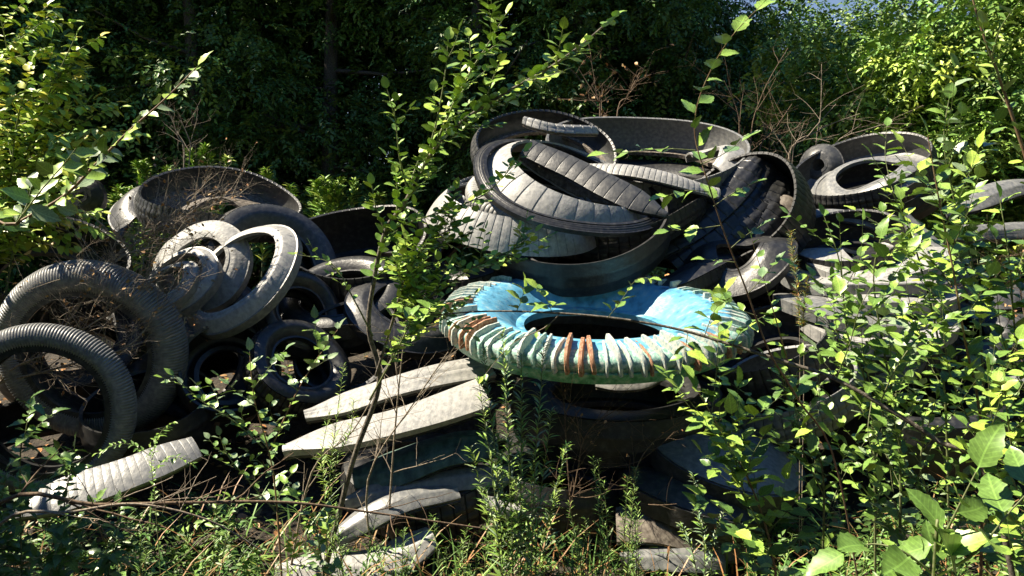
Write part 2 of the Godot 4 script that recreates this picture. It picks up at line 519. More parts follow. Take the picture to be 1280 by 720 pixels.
func tyre(kind: String, label: String, cx: float, cy: float, a: float, b: float, rot: float, d: float, o: Dictionary) -> Node3D:
	var r := RandomNumberGenerator.new()
	r.seed = hash(label) + int(cx * 7.0) + int(cy)
	var xf := oval(cx, cy, a, b, rot, d)
	o.R = a * d / F
	var R: float = o.R
	var w: float = o.get("w", 0.22); var th: float = o.get("t", 0.016)
	var sw: float = o.get("sw", R * 0.32)
	var names := {"band": "tread_ring", "half": "cut_tyre", "side": "tyre_sidewall", "full": "tyre", "ribbed": "ribbed_tyre"}
	var t := thing(names[kind], label, "tyre", xf, o.get("group", "tyres in the heap"))
	if o.has("turn"): t.rotate_object_local(Vector3.UP, deg_to_rad(o.turn))
	var fr := ring_frames(o, r)
	var smooth_o := o.duplicate(); smooth_o.ng = 0
	var r2 := RandomNumberGenerator.new(); r2.seed = r.seed
	r2.seed = hash(label) + int(cx * 7.0) + int(cy)
	var fs := ring_frames(smooth_o, r2)
	var closed: bool = absf(o.get("a1", 360.0) - o.get("a0", 0.0)) > 359.9
	var m1: Material = M["rubber_" + o.get("m", "dark")]
	var m2: Material = M["rubber_" + o.get("m2", o.get("m", "dark"))]
	var gd: float = o.get("gd", 0.010)
	var crown: float = o.get("crown", 0.02)
	var lg := {2: 0.006, 5: 0.007, 8: 0.006} if o.get("lg", true) else {}
	if kind == "ribbed":
		# limp casing turned so that the ribs run right round its section
		var hh: float = o.get("h", 0.06)
		var tube := curve_line(19, func(u): return Vector2(-hh + hh * cos(lerpf(-2.3, 2.3, u)), w * 0.5 * sin(lerpf(-2.3, 2.3, u))))
		part("ribbed_tread", sweep(fr, section(tube, th), closed, m1, gd), t)
		for s in [-1.0, 1.0]:
			var c2 := Vector2(-hh + hh * cos(2.3), w * 0.5 * sin(2.3) * s)
			var bl := curve_line(5, func(u): return c2 + Vector2(0.004, 0) + Vector2(-0.03 * (1.0 - u if s < 0 else u), 0.004 * s))
			part("bead", sweep(fs, section(bl, 0.02), closed, m2), t)
	elif kind != "side":
		var line := curve_line(11, func(u): return Vector2(-crown * pow(2.0 * u - 1.0, 2.0), (u - 0.5) * w))
		part("tread", sweep(fr, section(line, th, lg), closed, m1, gd), t)
		if kind == "band":
			var inner := curve_line(7, func(u): return Vector2(-crown * pow(2.0 * u - 1.0, 2.0) - th * 0.5 - 0.0045, (u - 0.5) * w * 0.97))
			part("casing", sweep(fs, section(inner, 0.008), closed, m2), t)
	if kind in ["half", "full"]:
		var bulge: float = o.get("bulge", 0.025)
		for s in ([-1.0] if kind == "half" else [-1.0, 1.0]):
			var line := curve_line(10, func(u):
				var q: float = 1.0 - u if s < 0 else u
				return Vector2(-crown - sw * q, s * (w * 0.5 + bulge * sin(q * PI) - 0.02 * q + 0.001)))
			part("sidewall", sweep(fs, section(line, th * 0.9, {3: 0.002, 6: 0.002}), closed, m2), t)
			var bl := curve_line(5, func(u): return Vector2(-crown - sw - 0.012 + 0.024 * u, s * (w * 0.5 - 0.022)) if s < 0 else Vector2(-crown - sw + 0.012 - 0.024 * u, s * (w * 0.5 - 0.022)))
			part("bead", sweep(fs, section(bl, 0.026), closed, m2), t)
	if kind == "side":
		# a flat ring cut from the side of a tyre: bead inside, a lip of tread outside
		var dish: float = o.get("dish", 0.05)
		var line := curve_line(10, func(u): return Vector2(-sw * u, dish * sin(u * PI * 0.62)))
		part("sidewall", sweep(fs, section(line, th * 0.8, {2: 0.002, 4: 0.0025, 7: 0.002}), closed, m2), t)
		var lip := curve_line(5, func(u): return Vector2(0.006 * u, (u - 1.0) * o.get("lip", 0.05) + 0.004))
		part("tread_edge", sweep(fr, section(lip, th), closed, m1, gd), t)
		var bl := curve_line(4, func(u): return Vector2(-sw + 0.010 - 0.020 * u, dish * sin(PI * 0.62)))
		part("bead", sweep(fs, section(bl, 0.022), closed, m2), t)
	return t

# a cut length of tread lying along a path; tilt turns its face about the path
func strip(label: String, pts: Array, w: float, o: Dictionary) -> Node3D:
	var path := smooth_path(pts, 14)
	var c := path.size()
	var root_pos: Vector3 = pts[0]
	var t := thing("tread_strip", label, "tread strip", Transform3D(Basis(), root_pos), o.get("group", "cut lengths of tyre tread"))
	var nrm: Vector3 = (o.get("n", Vector3.UP) as Vector3).normalized()
	var fr := []
	var fs := []
	var ng: int = o.get("ng", 0)
	var rs := RandomNumberGenerator.new(); rs.seed = hash(label)
	var tp: Vector2 = o.get("taper", Vector2(rs.randf_range(0.35, 0.8), rs.randf_range(0.5, 0.9)))
	for i in c:
		var tn: Vector3 = (path[mini(i + 1, c - 1)] - path[maxi(i - 1, 0)]).normalized()
		var a := (nrm - tn * nrm.dot(tn)).normalized()
		a = a.rotated(tn, -deg_to_rad(lerpf(o.get("tilt", 0.0), o.get("tilt2", o.get("tilt", 0.0)), i / float(c - 1))))
		var u0 := i / float(c - 1)
		var wd := lerpf(tp.x, 1.0, smoothstep(0.0, 0.3, u0)) * lerpf(1.0, tp.y, smoothstep(0.75, 1.0, u0)) * (1.0 + 0.05 * sin(u0 * 9.0 + root_pos.x * 20.0))
		var p: Vector3 = path[i] - root_pos + a * 0.012 * sin(u0 * 6.0 + root_pos.y * 30.0)
		fs.append([p, a, tn.cross(a) * wd, 0.0])
	# lay notches between resampled frames
	if ng > 0:
		for k in ng:
			for q in [[0.0, 0.0], [0.86, 0.0], [0.90, 1.0], [0.96, 1.0]]:
				var u: float = (k + q[0]) / ng * (c - 1)
				var i := mini(int(u), c - 2)
				var x := u - i
				fr.append([(fs[i][0] as Vector3).lerp(fs[i + 1][0], x), (fs[i][1] as Vector3).slerp(fs[i + 1][1], x), (fs[i][2] as Vector3).lerp(fs[i + 1][2], x), q[1]])
		fr.append(fs[-1])
	else:
		fr = fs
	var th: float = o.get("t", 0.02)
	var crown: float = o.get("crown", 0.03)
	var line := curve_line(11, func(u): return Vector2(-crown * pow(2.0 * u - 1.0, 2.0), (u - 0.5) * w))
	var lg := {2: 0.005, 5: 0.006, 8: 0.005} if o.get("lg", true) else {}
	part("tread", sweep(fr, section(line, th, lg), false, M["rubber_" + o.get("m", "grey")], o.get("gd", 0.008)), t)
	var inner := curve_line(7, func(u): return Vector2(-crown * pow(2.0 * u - 1.0, 2.0) - th * 0.5 - 0.0075, (u - 0.5) * w * 0.96))
	part("casing", sweep(fs, section(inner, 0.013), false, M["rubber_" + o.get("m2", "black")]), t)
	return t

func P(a: Array) -> Array:
	var out := []
	for q in a: out.append(at(q[0], q[1], q[2]))
	return out

# the big painted tyre with bars of tread round its rim
func painted_tyre() -> void:
	var d := 3.95
	var xf := oval(741, 406, 184, 52, -1.5, d)
	var R := 186.0 * d / F
	var t := thing("painted_tyre", "large tractor tyre painted sky blue and green lying flat in the heap", "tyre", xf)
	var r := RandomNumberGenerator.new(); r.seed = 77
	var fr := []
	for k in 110:
		var th := TAU * k / 110.0
		var rad := Vector3(cos(th), 0, sin(th))
		fr.append([rad * R + Vector3.UP * 0.010 * sin(th * 2.0 + 1.0), rad, Vector3.UP, 0.0])
	var inner := R * 0.50
	# upper sidewall, rounded from the bead to the shoulder
	var line := curve_line(16, func(u): return Vector2(-0.075 - (R - inner - 0.075) * u, 0.080 + 0.030 * sin(pow(u, 0.8) * PI) - 0.115 * u * u))
	part("upper_sidewall", sweep(fr, section(line, 0.022, {3: 0.003, 4: 0.003, 7: 0.002, 11: 0.003}), true, M.paint_blue), t, "sky blue painted side with worn patches")
	var bl := curve_line(6, func(u): return Vector2(inner - R + 0.022 - 0.044 * u, -0.030 + 0.004 * sin(u * PI)))
	part("bead", sweep(fr, section(bl, 0.04), true, M.paint_blue), t)
	var neck := curve_line(6, func(u): return Vector2(inner - R + 0.004 + 0.02 * u, -0.05 - 0.05 * u))
	part("bore", sweep(fr, section(neck, 0.014), true, M.rubber_black), t)
	# shoulder and tread under the bars
	var tr := curve_line(10, func(u): return Vector2(-0.072 * pow(2.0 * u - 1.0, 4.0), 0.015 + 0.07 * u))
	part("tread", sweep(fr, section(tr, 0.02), true, M.lug_teal), t)
	var lowband := curve_line(6, func(u): return Vector2(-0.030 * (1.0 - u), -0.030 + 0.051 * u))
	part("lower_band", sweep(fr, section(lowband, 0.02), true, M.paint_green), t, "green painted band below the bars")
	var low := curve_line(10, func(u): return Vector2(-0.075 - (R - inner - 0.075) * (1.0 - u), -0.030 - 0.01 * sin(u * PI)))
	part("lower_sidewall", sweep(fr, section(low, 0.02), true, M.paint_green), t)
	# bars: bent over the shoulder, a bevelled section swept along a short path
	var sec := [PackedVector2Array([Vector2(0.030, -0.008), Vector2(0.030, 0.008), Vector2(0.024, 0.012), Vector2(-0.012, 0.016), Vector2(-0.012, -0.016), Vector2(0.024, -0.012)]), PackedFloat32Array([0, 0, 0, 0, 0, 0])]
	var bar_meshes := []
	for kind in ["lug_pale", "lug_teal", "lug_rust"]:
		for vv in 2:
			var f2 := []
			var wear := 0.004 * vv
			var pth := [Vector3(-0.145, 0.094, 0.014), Vector3(-0.08, 0.092, 0.008), Vector3(-0.022, 0.076, 0.0), Vector3(-0.002, 0.056, -0.005), Vector3(0.0, 0.034, -0.009 - wear), Vector3(-0.004, 0.008 + wear * 3.0, -0.013)]
			var nr := [Vector3(0.05, 1, 0), Vector3(0.25, 1, 0), Vector3(0.8, 0.8, 0), Vector3(1, 0.2, 0), Vector3(1, 0, 0), Vector3(1, -0.2, 0)]
			for i in 6:
				var tn: Vector3 = (pth[mini(i + 1, 5)] - pth[maxi(i - 1, 0)]).normalized()
				var a: Vector3 = (nr[i] - tn * nr[i].dot(tn)).normalized()
				f2.append([pth[i], a, tn.cross(a), 0.0])
			bar_meshes.append(sweep(f2, sec, false, M[kind]))
	var count := 92
	for k in count:
		var th := TAU * (k + r.randf_range(-0.2, 0.2)) / count
		var deg := rad_to_deg(th)
		var mi := r.randi() % 2
		if deg > 25 and deg < 175: mi = (4 + r.randi() % 2) if r.randf() < 0.24 else (r.randi() % 2 if r.randf() < 0.8 else 2 + r.randi() % 2)
		elif r.randf() < 0.25: mi = 2 + r.randi() % 2
		var n := part("tread_bar", bar_meshes[mi], t)
		var rad := Vector3(cos(th), 0, sin(th))
		var bs := Basis(rad, Vector3.UP, rad.cross(Vector3.UP))
		n.transform = Transform3D(bs * Basis.from_euler(Vector3(r.randf_range(-.05, .05), r.randf_range(-.1, .1), 0)) * Basis.from_scale(Vector3(1, r.randf_range(0.8, 1.12), r.randf_range(0.45, 0.8))), rad * (R + r.randf_range(-0.008, 0.005)))

func heap() -> void:
	painted_tyre()
	# --- left cluster
	tyre("ribbed", "big ribbed grey tyre leaning upright at the left end of the heap", 116, 438, 114, 98, 122, 3.95, {"w": 0.19, "h": 0.075, "ng": 180, "gw": 0.45, "gd": 0.009, "m": "grey", "m2": "dark", "wob": 0.008})
	tyre("ribbed", "smaller ribbed tyre lowest at the left edge, in front of the bigger ribbed one", 56, 512, 108, 96, 118, 3.62, {"w": 0.12, "h": 0.05, "ng": 170, "gw": 0.45, "gd": 0.007, "m": "grey", "m2": "black", "wob": 0.008})
	tyre("half", "dark cut tyre arched behind the dry twigs at the far left", 62, 338, 92, 56, -6, 4.5, {"w": 0.2, "m": "black", "m2": "dark", "ng": 60, "gw": .2})
	tyre("side", "curled dark sidewall flap with a pale top edge at the back left", 225, 262, 78, 26, 8, 5.2, {"m": "dark", "s2": 0.05, "p2": 40, "sw": 0.16, "dish": 0.08, "a0": 150, "a1": 330})
	tyre("half", "wide cut tyre humped at the back of the left heap", 276, 256, 98, 32, -7, 5.1, {"w": 0.15, "m": "dark", "m2": "brown", "ng": 70, "gw": .2, "s2": 0.03, "p2": 90, "sw": 0.30})
	tyre("full", "thick black tyre tilted behind the two pale rings", 338, 338, 88, 74, -38, 4.75, {"w": 0.2, "m": "black", "m2": "dark", "ng": 64, "gw": .22, "crown": 0.03})
	tyre("side", "pale grey sidewall ring standing in the sun below the dry twigs", 252, 332, 60, 48, 42, 4.45, {"m": "pale", "m2": "pale", "sw": 0.10, "dish": 0.03, "lip": 0.06})
	tyre("side", "pale narrow sidewall ring nested inside the sunlit left stack", 224, 352, 52, 30, 40, 4.26, {"m": "grey", "m2": "pale", "sw": 0.05, "dish": 0.03, "lip": 0.05})
	tyre("side", "small grey sidewall ring at the left end of the nested stack", 206, 360, 44, 20, 36, 4.18, {"m": "grey", "m2": "pale", "sw": 0.045, "dish": 0.02, "lip": 0.04})
	tyre("side", "long tilted sidewall ring with a bright inner edge, right of the pale ring", 301, 346, 82, 42, 44, 4.28, {"m": "grey", "m2": "pale", "sw": 0.075, "dish": 0.05, "lip": 0.05, "t": 0.018})
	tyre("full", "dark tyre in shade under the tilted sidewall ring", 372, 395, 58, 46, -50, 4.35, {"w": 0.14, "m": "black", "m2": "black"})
	tyre("half", "black cut tyre arched low beside the biggest ribbed one", 285, 465, 62, 58, -12, 4.1, {"w": 0.16, "m": "black", "m2": "black"})
	tyre("full", "black tyre half hidden behind the leafy spray on the left", 372, 462, 66, 50, -35, 4.1, {"w": 0.15, "m": "black", "m2": "black", "ng": 60})
	tyre("half", "black cut tyre standing behind the shrub stems left of the painted tyre", 440, 440, 72, 56, 28, 4.3, {"w": 0.16, "m": "black", "m2": "dark"})
	tyre("half", "large flattened black cut tyre at the saddle of the heap", 448, 322, 92, 46, 8, 4.9, {"w": 0.3, "m": "black", "m2": "black", "ng": 60, "s2": 0.04})
	tyre("full", "black tyre sunk in shade below the saddle of the heap", 430, 382, 80, 44, 14, 4.6, {"w": 0.2, "m": "black", "m2": "black"})
	tyre("side", "dark sidewall ring hanging in the shade under the saddle", 508, 392, 74, 42, -20, 4.45, {"m": "black", "sw": 0.12})
	tyre("side", "dark rounded tyre piece upright among the lime leaves far left", 104, 246, 24, 20, 70, 4.9, {"m": "black", "sw": 0.085, "dish": 0.02})
	tyre("full", "black tyre inside the opening of the biggest ribbed tyre", 92, 440, 88, 60, 8, 4.5, {"w": 0.2, "m": "black", "m2": "black"})
	tyre("half", "black cut tyre at the bottom left behind the fern-like leaf", 190, 520, 80, 40, 10, 4.0, {"w": 0.2, "m": "black", "m2": "black"})
	tyre("full", "black tyre deep in the shade between the two ribbed ones and the spray", 250, 480, 84, 50, 8, 4.5, {"w": 0.2, "m": "black", "m2": "black", "s2": 0.04, "wob": 0.02})
	tyre("half", "black cut tyre lying inside the smaller ribbed tyre", 60, 545, 92, 40, 4, 4.05, {"w": 0.18, "m": "black", "m2": "black", "s2": 0.03})
	# --- crown of the heap
	tyre("half", "dark grooved tyre rising highest at the left of the heap's crown", 682, 197, 92, 52, -10, 5.5, {"w": 0.16, "m": "dark", "m2": "brown", "ng": 70, "gw": .25, "crown": 0.03, "sw": 0.08})
	tyre("half", "broad cut tyre with brown lining across the top of the heap", 806, 200, 126, 42, -4, 5.45, {"w": 0.24, "m": "grey", "m2": "brown", "ng": 80, "gw": .15, "sw": 0.16, "s2": 0.03, "p2": 0})
	tyre("side", "dusty pale sidewall curled inside the right end of the broad top tyre", 876, 206, 52, 20, 10, 5.35, {"m": "grey", "m2": "pale", "sw": 0.13, "dish": 0.05, "a0": -110, "a1": 60, "s2": 0.03})
	tyre("side", "thin black ring looped round the pale treads of the crown", 712, 232, 122, 46, -17, 4.74, {"m": "black", "m2": "black", "sw": 0.05, "dish": 0.015, "lip": 0.028, "s2": 0.02, "p2": 30})
	tyre("band", "pale notched tread ring sloping under the diagonal dark strip", 720, 226, 104, 34, -20, 4.85, {"w": 0.17, "tw": 46, "m": "pale", "m2": "black", "ng": 30, "gw": .1, "gd": 0.006, "lg": false, "crown": 0.012})
	tyre("band", "finely ribbed pale tread ring between the black loop and the flared one", 664, 246, 80, 28, -12, 4.76, {"w": 0.09, "tw": 25, "tw1": 20, "twp": 90, "m": "pale", "m2": "black", "ng": 84, "gw": .35, "gd": 0.006, "lg": false, "crown": 0.03})
	tyre("band", "flared pale grey tread ring with many cuts, lowest on the left of the crown", 646, 264, 100, 28, -6, 4.72, {"w": 0.20, "tw": 34, "m": "pale", "m2": "black", "ng": 58, "gw": .12, "gd": 0.006, "lg": false, "crown": 0.012})
	tyre("band", "narrow grey tread ring behind the flared one", 622, 252, 60, 22, -10, 5.0, {"w": 0.14, "tw": 15, "m": "grey", "m2": "black", "ng": 40, "gw": .2})
	tyre("half", "big smooth black tyre slung under the crown above the painted one", 720, 288, 116, 58, 6, 4.7, {"w": 0.2, "m": "black", "m2": "dark", "bulge": 0.05, "sw": 0.2})
	tyre("half", "second dark tyre stacked beneath the crown, right of the flared ring", 770, 262, 110, 40, 4, 5.0, {"w": 0.15, "m": "black", "m2": "black", "s2": 0.05, "p2": 35, "ng": 60, "wob": 0.03})
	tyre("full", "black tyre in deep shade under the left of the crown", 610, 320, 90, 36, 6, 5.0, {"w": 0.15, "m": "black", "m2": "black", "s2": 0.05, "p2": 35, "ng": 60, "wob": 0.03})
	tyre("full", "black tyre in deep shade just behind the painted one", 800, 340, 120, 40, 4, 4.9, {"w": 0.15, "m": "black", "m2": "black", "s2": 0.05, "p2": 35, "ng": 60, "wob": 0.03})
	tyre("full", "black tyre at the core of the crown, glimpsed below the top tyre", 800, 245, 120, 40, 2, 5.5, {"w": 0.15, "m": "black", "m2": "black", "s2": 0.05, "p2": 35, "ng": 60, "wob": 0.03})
	tyre("side", "black sidewall ring leaning right of the vine stem", 925, 325, 66, 34, 14, 4.6, {"m": "black", "m2": "black", "sw": 0.17, "s2": 0.04, "p2": 20})
	tyre("half", "black cut tyre at the right shoulder of the crown", 930, 272, 84, 58, 42, 5.0, {"w": 0.26, "m": "black", "m2": "black", "ng": 60})
	strip("pale tread strip folded over the very top of the heap", P([[655, 149, 5.2], [680, 152, 5.15], [712, 158, 5.2], [744, 162, 5.35]]), 0.09, {"m": "pale", "m2": "brown", "tilt": -25, "ng": 10})
	strip("bright notched tread strip lying straight across the crown", P([[732, 206, 4.92], [790, 212, 4.8], [850, 222, 4.75], [899, 236, 4.8]]), 0.14, {"m": "pale", "m2": "black", "tilt": -22, "ng": 26, "gd": 0.006, "lg": false})
	strip("long dark tread strip running diagonally down the crown to a cut corner", P([[658, 184, 4.95], [712, 206, 4.78], [770, 238, 4.62], [834, 270, 4.5]]), 0.15, {"m": "dark", "m2": "black", "tilt": -46, "ng": 14, "gd": 0.004, "lg": false, "crown": 0.012, "taper": Vector2(0.8, 0.25)})
	strip("brown and cream tread strip tucked under the diagonal dark one", P([[652, 193, 5.05], [690, 211, 4.95], [730, 232, 4.86], [775, 252, 4.8]]), 0.13, {"m": "brown", "m2": "pale", "tilt": -30})
	for k in 4:
		strip(["black tread strip slanting up on the right flank, nearest the vine", "black tread strip second from the vine on the right flank", "black tread strip third from the vine with its end in the air", "black tread strip rightmost of the four slanting on the right flank"][k],
			P([[815 + k * 22, 318 + k * 10, 4.75], [868 + k * 22, 276 + k * 8, 4.8], [915 + k * 20, 236 + k * 7, 4.9], [948 + k * 13, 198 + k * 8, 5.05]]), 0.2, {"m": "black", "m2": "black", "tilt": -30 - k * 6, "ng": 12})
	# --- right side
	tyre("half", "sunlit cut tyre tipped up at the far right behind the saplings", 1078, 216, 84, 36, 15, 5.6, {"w": 0.16, "m": "dark", "m2": "grey", "ng": 70, "gw": .2, "sw": 0.13, "dish": 0.05})
	tyre("side", "grey sidewall ring lying inside the tipped far right tyre", 1090, 226, 64, 24, 16, 5.5, {"m": "dark", "m2": "grey", "sw": 0.13, "dish": 0.06, "s2": 0.03, "p2": 60, "wob": 0.03})
	tyre("side", "rounded grey tyre end showing behind the tipped tyre", 1026, 208, 26, 24, 60, 6.0, {"m": "dark", "m2": "dark", "sw": 0.1})
	tyre("half", "black tyre under the tipped far right one", 1085, 240, 90, 34, 10, 5.75, {"w": 0.16, "m": "black", "m2": "black", "sw": 0.34, "s2": 0.03})
	strip("brown arched tread end between the crown and the tipped tyre", P([[962, 248, 5.0], [985, 250, 4.9], [1003, 270, 4.85], [1014, 300, 4.85]]), 0.10, {"m": "brown", "m2": "brown", "tilt": -20})
	tyre("half", "black hooded tyre with a pale rim edge above the pale layers", 1060, 312, 72, 34, 8, 4.7, {"w": 0.2, "m": "black", "m2": "black", "ng": 60})
	strip("grey tread strip lying level under the tipped tyre", P([[1000, 262, 5.1], [1050, 264, 5.0], [1100, 280, 4.9], [1145, 310, 4.8]]), 0.14, {"m": "grey", "m2": "black", "tilt": -20})
	strip("grey tread strip sliding down towards the saplings", P([[1132, 266, 4.7], [1165, 300, 4.6], [1195, 335, 4.5], [1222, 372, 4.45]]), 0.12, {"m": "grey", "m2": "black", "tilt": -25})
	strip("straight grey strip at the right edge above the twiggy gap", P([[1188, 292, 4.6], [1220, 288, 4.6], [1260, 283, 4.65], [1310, 280, 4.7]]), 0.13, {"m": "grey", "m2": "dark", "tilt": -35})
	strip("grey strip highest at the right edge of the heap", P([[1180, 262, 5.0], [1225, 245, 5.0], [1270, 232, 5.1], [1320, 228, 5.2]]), 0.16, {"m": "grey", "m2": "black", "tilt": -30})
	var layer_names := ["topmost pale tread layer of the flat stack behind the saplings", "second pale tread layer from the top of the flat stack", "third pale tread layer, in the middle of the flat stack", "fourth pale tread layer, next to lowest in the flat stack", "lowest pale tread layer of the flat stack behind the saplings"]
	for k in 5:
		tyre("side", layer_names[k], 1088 + [4, -8, 12, -14, 6][k], 322 + k * 19, [86, 96, 84, 100, 92][k], 17 + k, [3, -3, 5, -1, -4][k], 4.6 - k * 0.08, {"lip": 0.065, "sw": 0.22, "dish": 0.012, "m": ["pale", "grey", "pale", "grey", "pale"][k], "m2": ["pale", "pale", "pale", "grey", "pale"][k], "ng": 34, "gw": .12, "gd": .004, "s2": 0.03, "p2": 50 * k, "ez": [1.0, 0.9, 1.15, 0.95, 1.1][k]})
	for k in 4:
		strip(["dark layered strip uppermost at the right edge", "dark layered strip second down at the right edge", "grey layered strip third down at the right edge", "grey layered strip lowest at the right edge"][k],
			P([[1225 + k * 3, 372 + k * 34, 4.4 - k * .08], [1260, 366 + k * 34, 4.35 - k * .08], [1300, 364 + k * 36, 4.35 - k * .08], [1350, 366 + k * 36, 4.4 - k * .08]]), 0.2, {"m": ["dark", "dark", "grey", "grey"][k], "m2": "black", "tilt": -25 + 4 * k})
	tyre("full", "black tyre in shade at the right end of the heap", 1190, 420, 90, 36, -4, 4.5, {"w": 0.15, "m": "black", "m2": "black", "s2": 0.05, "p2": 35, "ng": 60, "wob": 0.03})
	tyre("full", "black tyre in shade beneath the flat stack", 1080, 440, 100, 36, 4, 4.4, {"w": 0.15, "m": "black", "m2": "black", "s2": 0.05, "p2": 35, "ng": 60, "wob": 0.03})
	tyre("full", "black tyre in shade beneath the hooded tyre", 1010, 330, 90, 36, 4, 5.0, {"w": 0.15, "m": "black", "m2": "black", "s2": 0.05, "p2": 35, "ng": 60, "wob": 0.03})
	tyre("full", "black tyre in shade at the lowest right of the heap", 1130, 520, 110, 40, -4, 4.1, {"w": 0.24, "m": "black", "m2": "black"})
	tyre("half", "dark tyre slab sloping down just right of the painted one", 958, 440, 84, 40, 22, 4.15, {"w": 0.18, "m": "dark", "m2": "black", "ng": 50})
	tyre("half", "grey tyre slab sloping below the arching bare branch", 985, 490, 88, 42, 18, 3.95, {"w": 0.16, "m": "grey", "m2": "black", "ng": 50, "gw": .12})
	tyre("side", "grey sidewall tongue in half shade behind the leafy right saplings", 1098, 440, 52, 40, 20, 4.1, {"m": "grey", "m2": "grey", "sw": 0.12})
	# --- low front
	tyre("side", "smooth dark sidewall lobe at the lower front right of the painted tyre", 905, 566, 96, 36, -14, 3.62, {"m": "dark", "m2": "grey", "sw": 0.26, "dish": 0.06, "t": 0.022, "lip": 0.08})
	tyre("side", "darker sidewall lobe underneath the smooth one at the front", 868, 612, 92, 26, -12, 3.5, {"m": "black", "m2": "dark", "sw": 0.26, "dish": 0.05, "t": 0.022, "lip": 0.08})
	tyre("full", "black tyre buried in shade right below the painted one", 770, 510, 130, 40, 0, 4.0, {"w": 0.2, "m": "black", "m2": "black"})
	tyre("full", "black tyre buried in shade under the front strips", 560, 590, 130, 42, 6, 3.9, {"w": 0.15, "m": "black", "m2": "black", "s2": 0.05, "p2": 35, "ng": 60, "wob": 0.03})
	tyre("half", "black cut tyre at the foot of the heap behind the tall weed", 700, 600, 110, 36, -4, 3.8, {"w": 0.2, "m": "black", "m2": "black"})
	strip("short pale strip wedged under the front rim of the painted tyre", P([[745, 474, 3.75], [775, 474, 3.72], [805, 466, 3.72], [835, 452, 3.75]]), 0.10, {"m": "pale", "m2": "brown", "tilt": -28})
	strip("upper of the two bright strips jutting out left below the painted tyre", P([[380, 516, 3.62], [450, 494, 3.68], [530, 474, 3.76], [612, 456, 3.9]]), 0.15, {"m": "pale", "m2": "black", "tilt": -16, "tilt2": -24, "lg": true, "crown": 0.012, "taper": Vector2(0.45, 1.0)})
	strip("brightest broad strip, lower of the two jutting out left below the painted tyre", P([[355, 564, 3.40], [440, 542, 3.43], [520, 518, 3.48], [605, 492, 3.58]]), 0.17, {"m": "pale", "m2": "black", "tilt": -14, "tilt2": -26, "lg": false, "t": 0.035, "crown": 0.010, "taper": Vector2(0.3, 1.0)})
	strip("dark green stained strip in shade below the bright strips", P([[440, 592, 3.42], [500, 578, 3.45], [560, 560, 3.5], [620, 548, 3.55]]), 0.18, {"m": "green", "m2": "black", "tilt": -28})
	strip("grey strip fourth down under the bright strips", P([[430, 628, 3.35], [490, 606, 3.4], [560, 592, 3.45], [640, 590, 3.5]]), 0.14, {"m": "grey", "m2": "black", "tilt": -25})
	strip("crumpled grey strip poking out of the weeds at the lower centre", P([[415, 668, 3.25], [470, 636, 3.3], [520, 618, 3.35], [570, 606, 3.42]]), 0.13, {"m": "grey", "m2": "dark", "tilt": -30, "tilt2": -5})
	strip("pale strip lying on the ground at the bottom centre left", P([[345, 712, 3.2], [410, 704, 3.2], [480, 694, 3.22], [540, 668, 3.3]]), 0.16, {"m": "pale", "m2": "grey", "tilt": -20})
	strip("pale torn strip sunlit at the bottom right of centre", P([[770, 650, 3.3], [820, 650, 3.28], [880, 660, 3.28], [945, 678, 3.3]]), 0.22, {"m": "brown", "m2": "grey", "tilt": -25, "lg": false})
	strip("grey strip at the very bottom in front of the torn one", P([[775, 694, 3.2], [820, 690, 3.18], [860, 694, 3.18], [905, 702, 3.2]]), 0.12, {"m": "grey", "m2": "black", "tilt": -25})
	strip("pale plank-like tread strip sloping across the bottom left", P([[20, 640, 3.2], [90, 612, 3.25], [170, 586, 3.35], [246, 560, 3.5]]), 0.17, {"m": "grey", "m2": "black", "tilt": -30, "ng": 22, "gd": 0.0025, "lg": false, "crown": 0.01})
	strip("small pale rubber scrap standing in the weeds at the centre bottom", P([[604, 624, 3.3], [620, 630, 3.28], [650, 640, 3.28]]), 0.06, {"m": "pale", "m2": "brown", "tilt": -40, "lg": false})

# ------------------------------------------------------------------ ground and thicket
func ground() -> void:
	var mb := MB.new()
	var xs := []
	var zs := []
	for i in 101: xs.append(-7.0 + i * 0.14)
	for i in 80: zs.append(-9.0 + i * 0.14)
	for k in [9.0, 12.0, 16.0, 24.0, 40.0, 80.0, 160.0, 300.0]:
		xs.push_front(-k); xs.append(k)
	for k in [11.0, 14.0, 18.0, 26.0, 45.0, 90.0, 180.0, 300.0]: zs.push_front(-k)
	for k in [4.0, 8.0, 20.0, 60.0, 200.0]: zs.append(k)
	for z in zs:
		for x in xs: mb.v.append(Vector3(x, ground_y(x, z) if absf(z) < 60 else ground_y(x, -60.0), z))
	var w := xs.size()
	for j in zs.size() - 1:
		for i in w - 1:
			var a := j * w + i
			mb.tri(a, a + 1, a + w + 1); mb.tri(a, a + w + 1, a + w)
	var g := part("ground", mb.mesh(M.soil), self)
	tag(g, "dark soil with old litter under the heap", "ground", "", "structure")

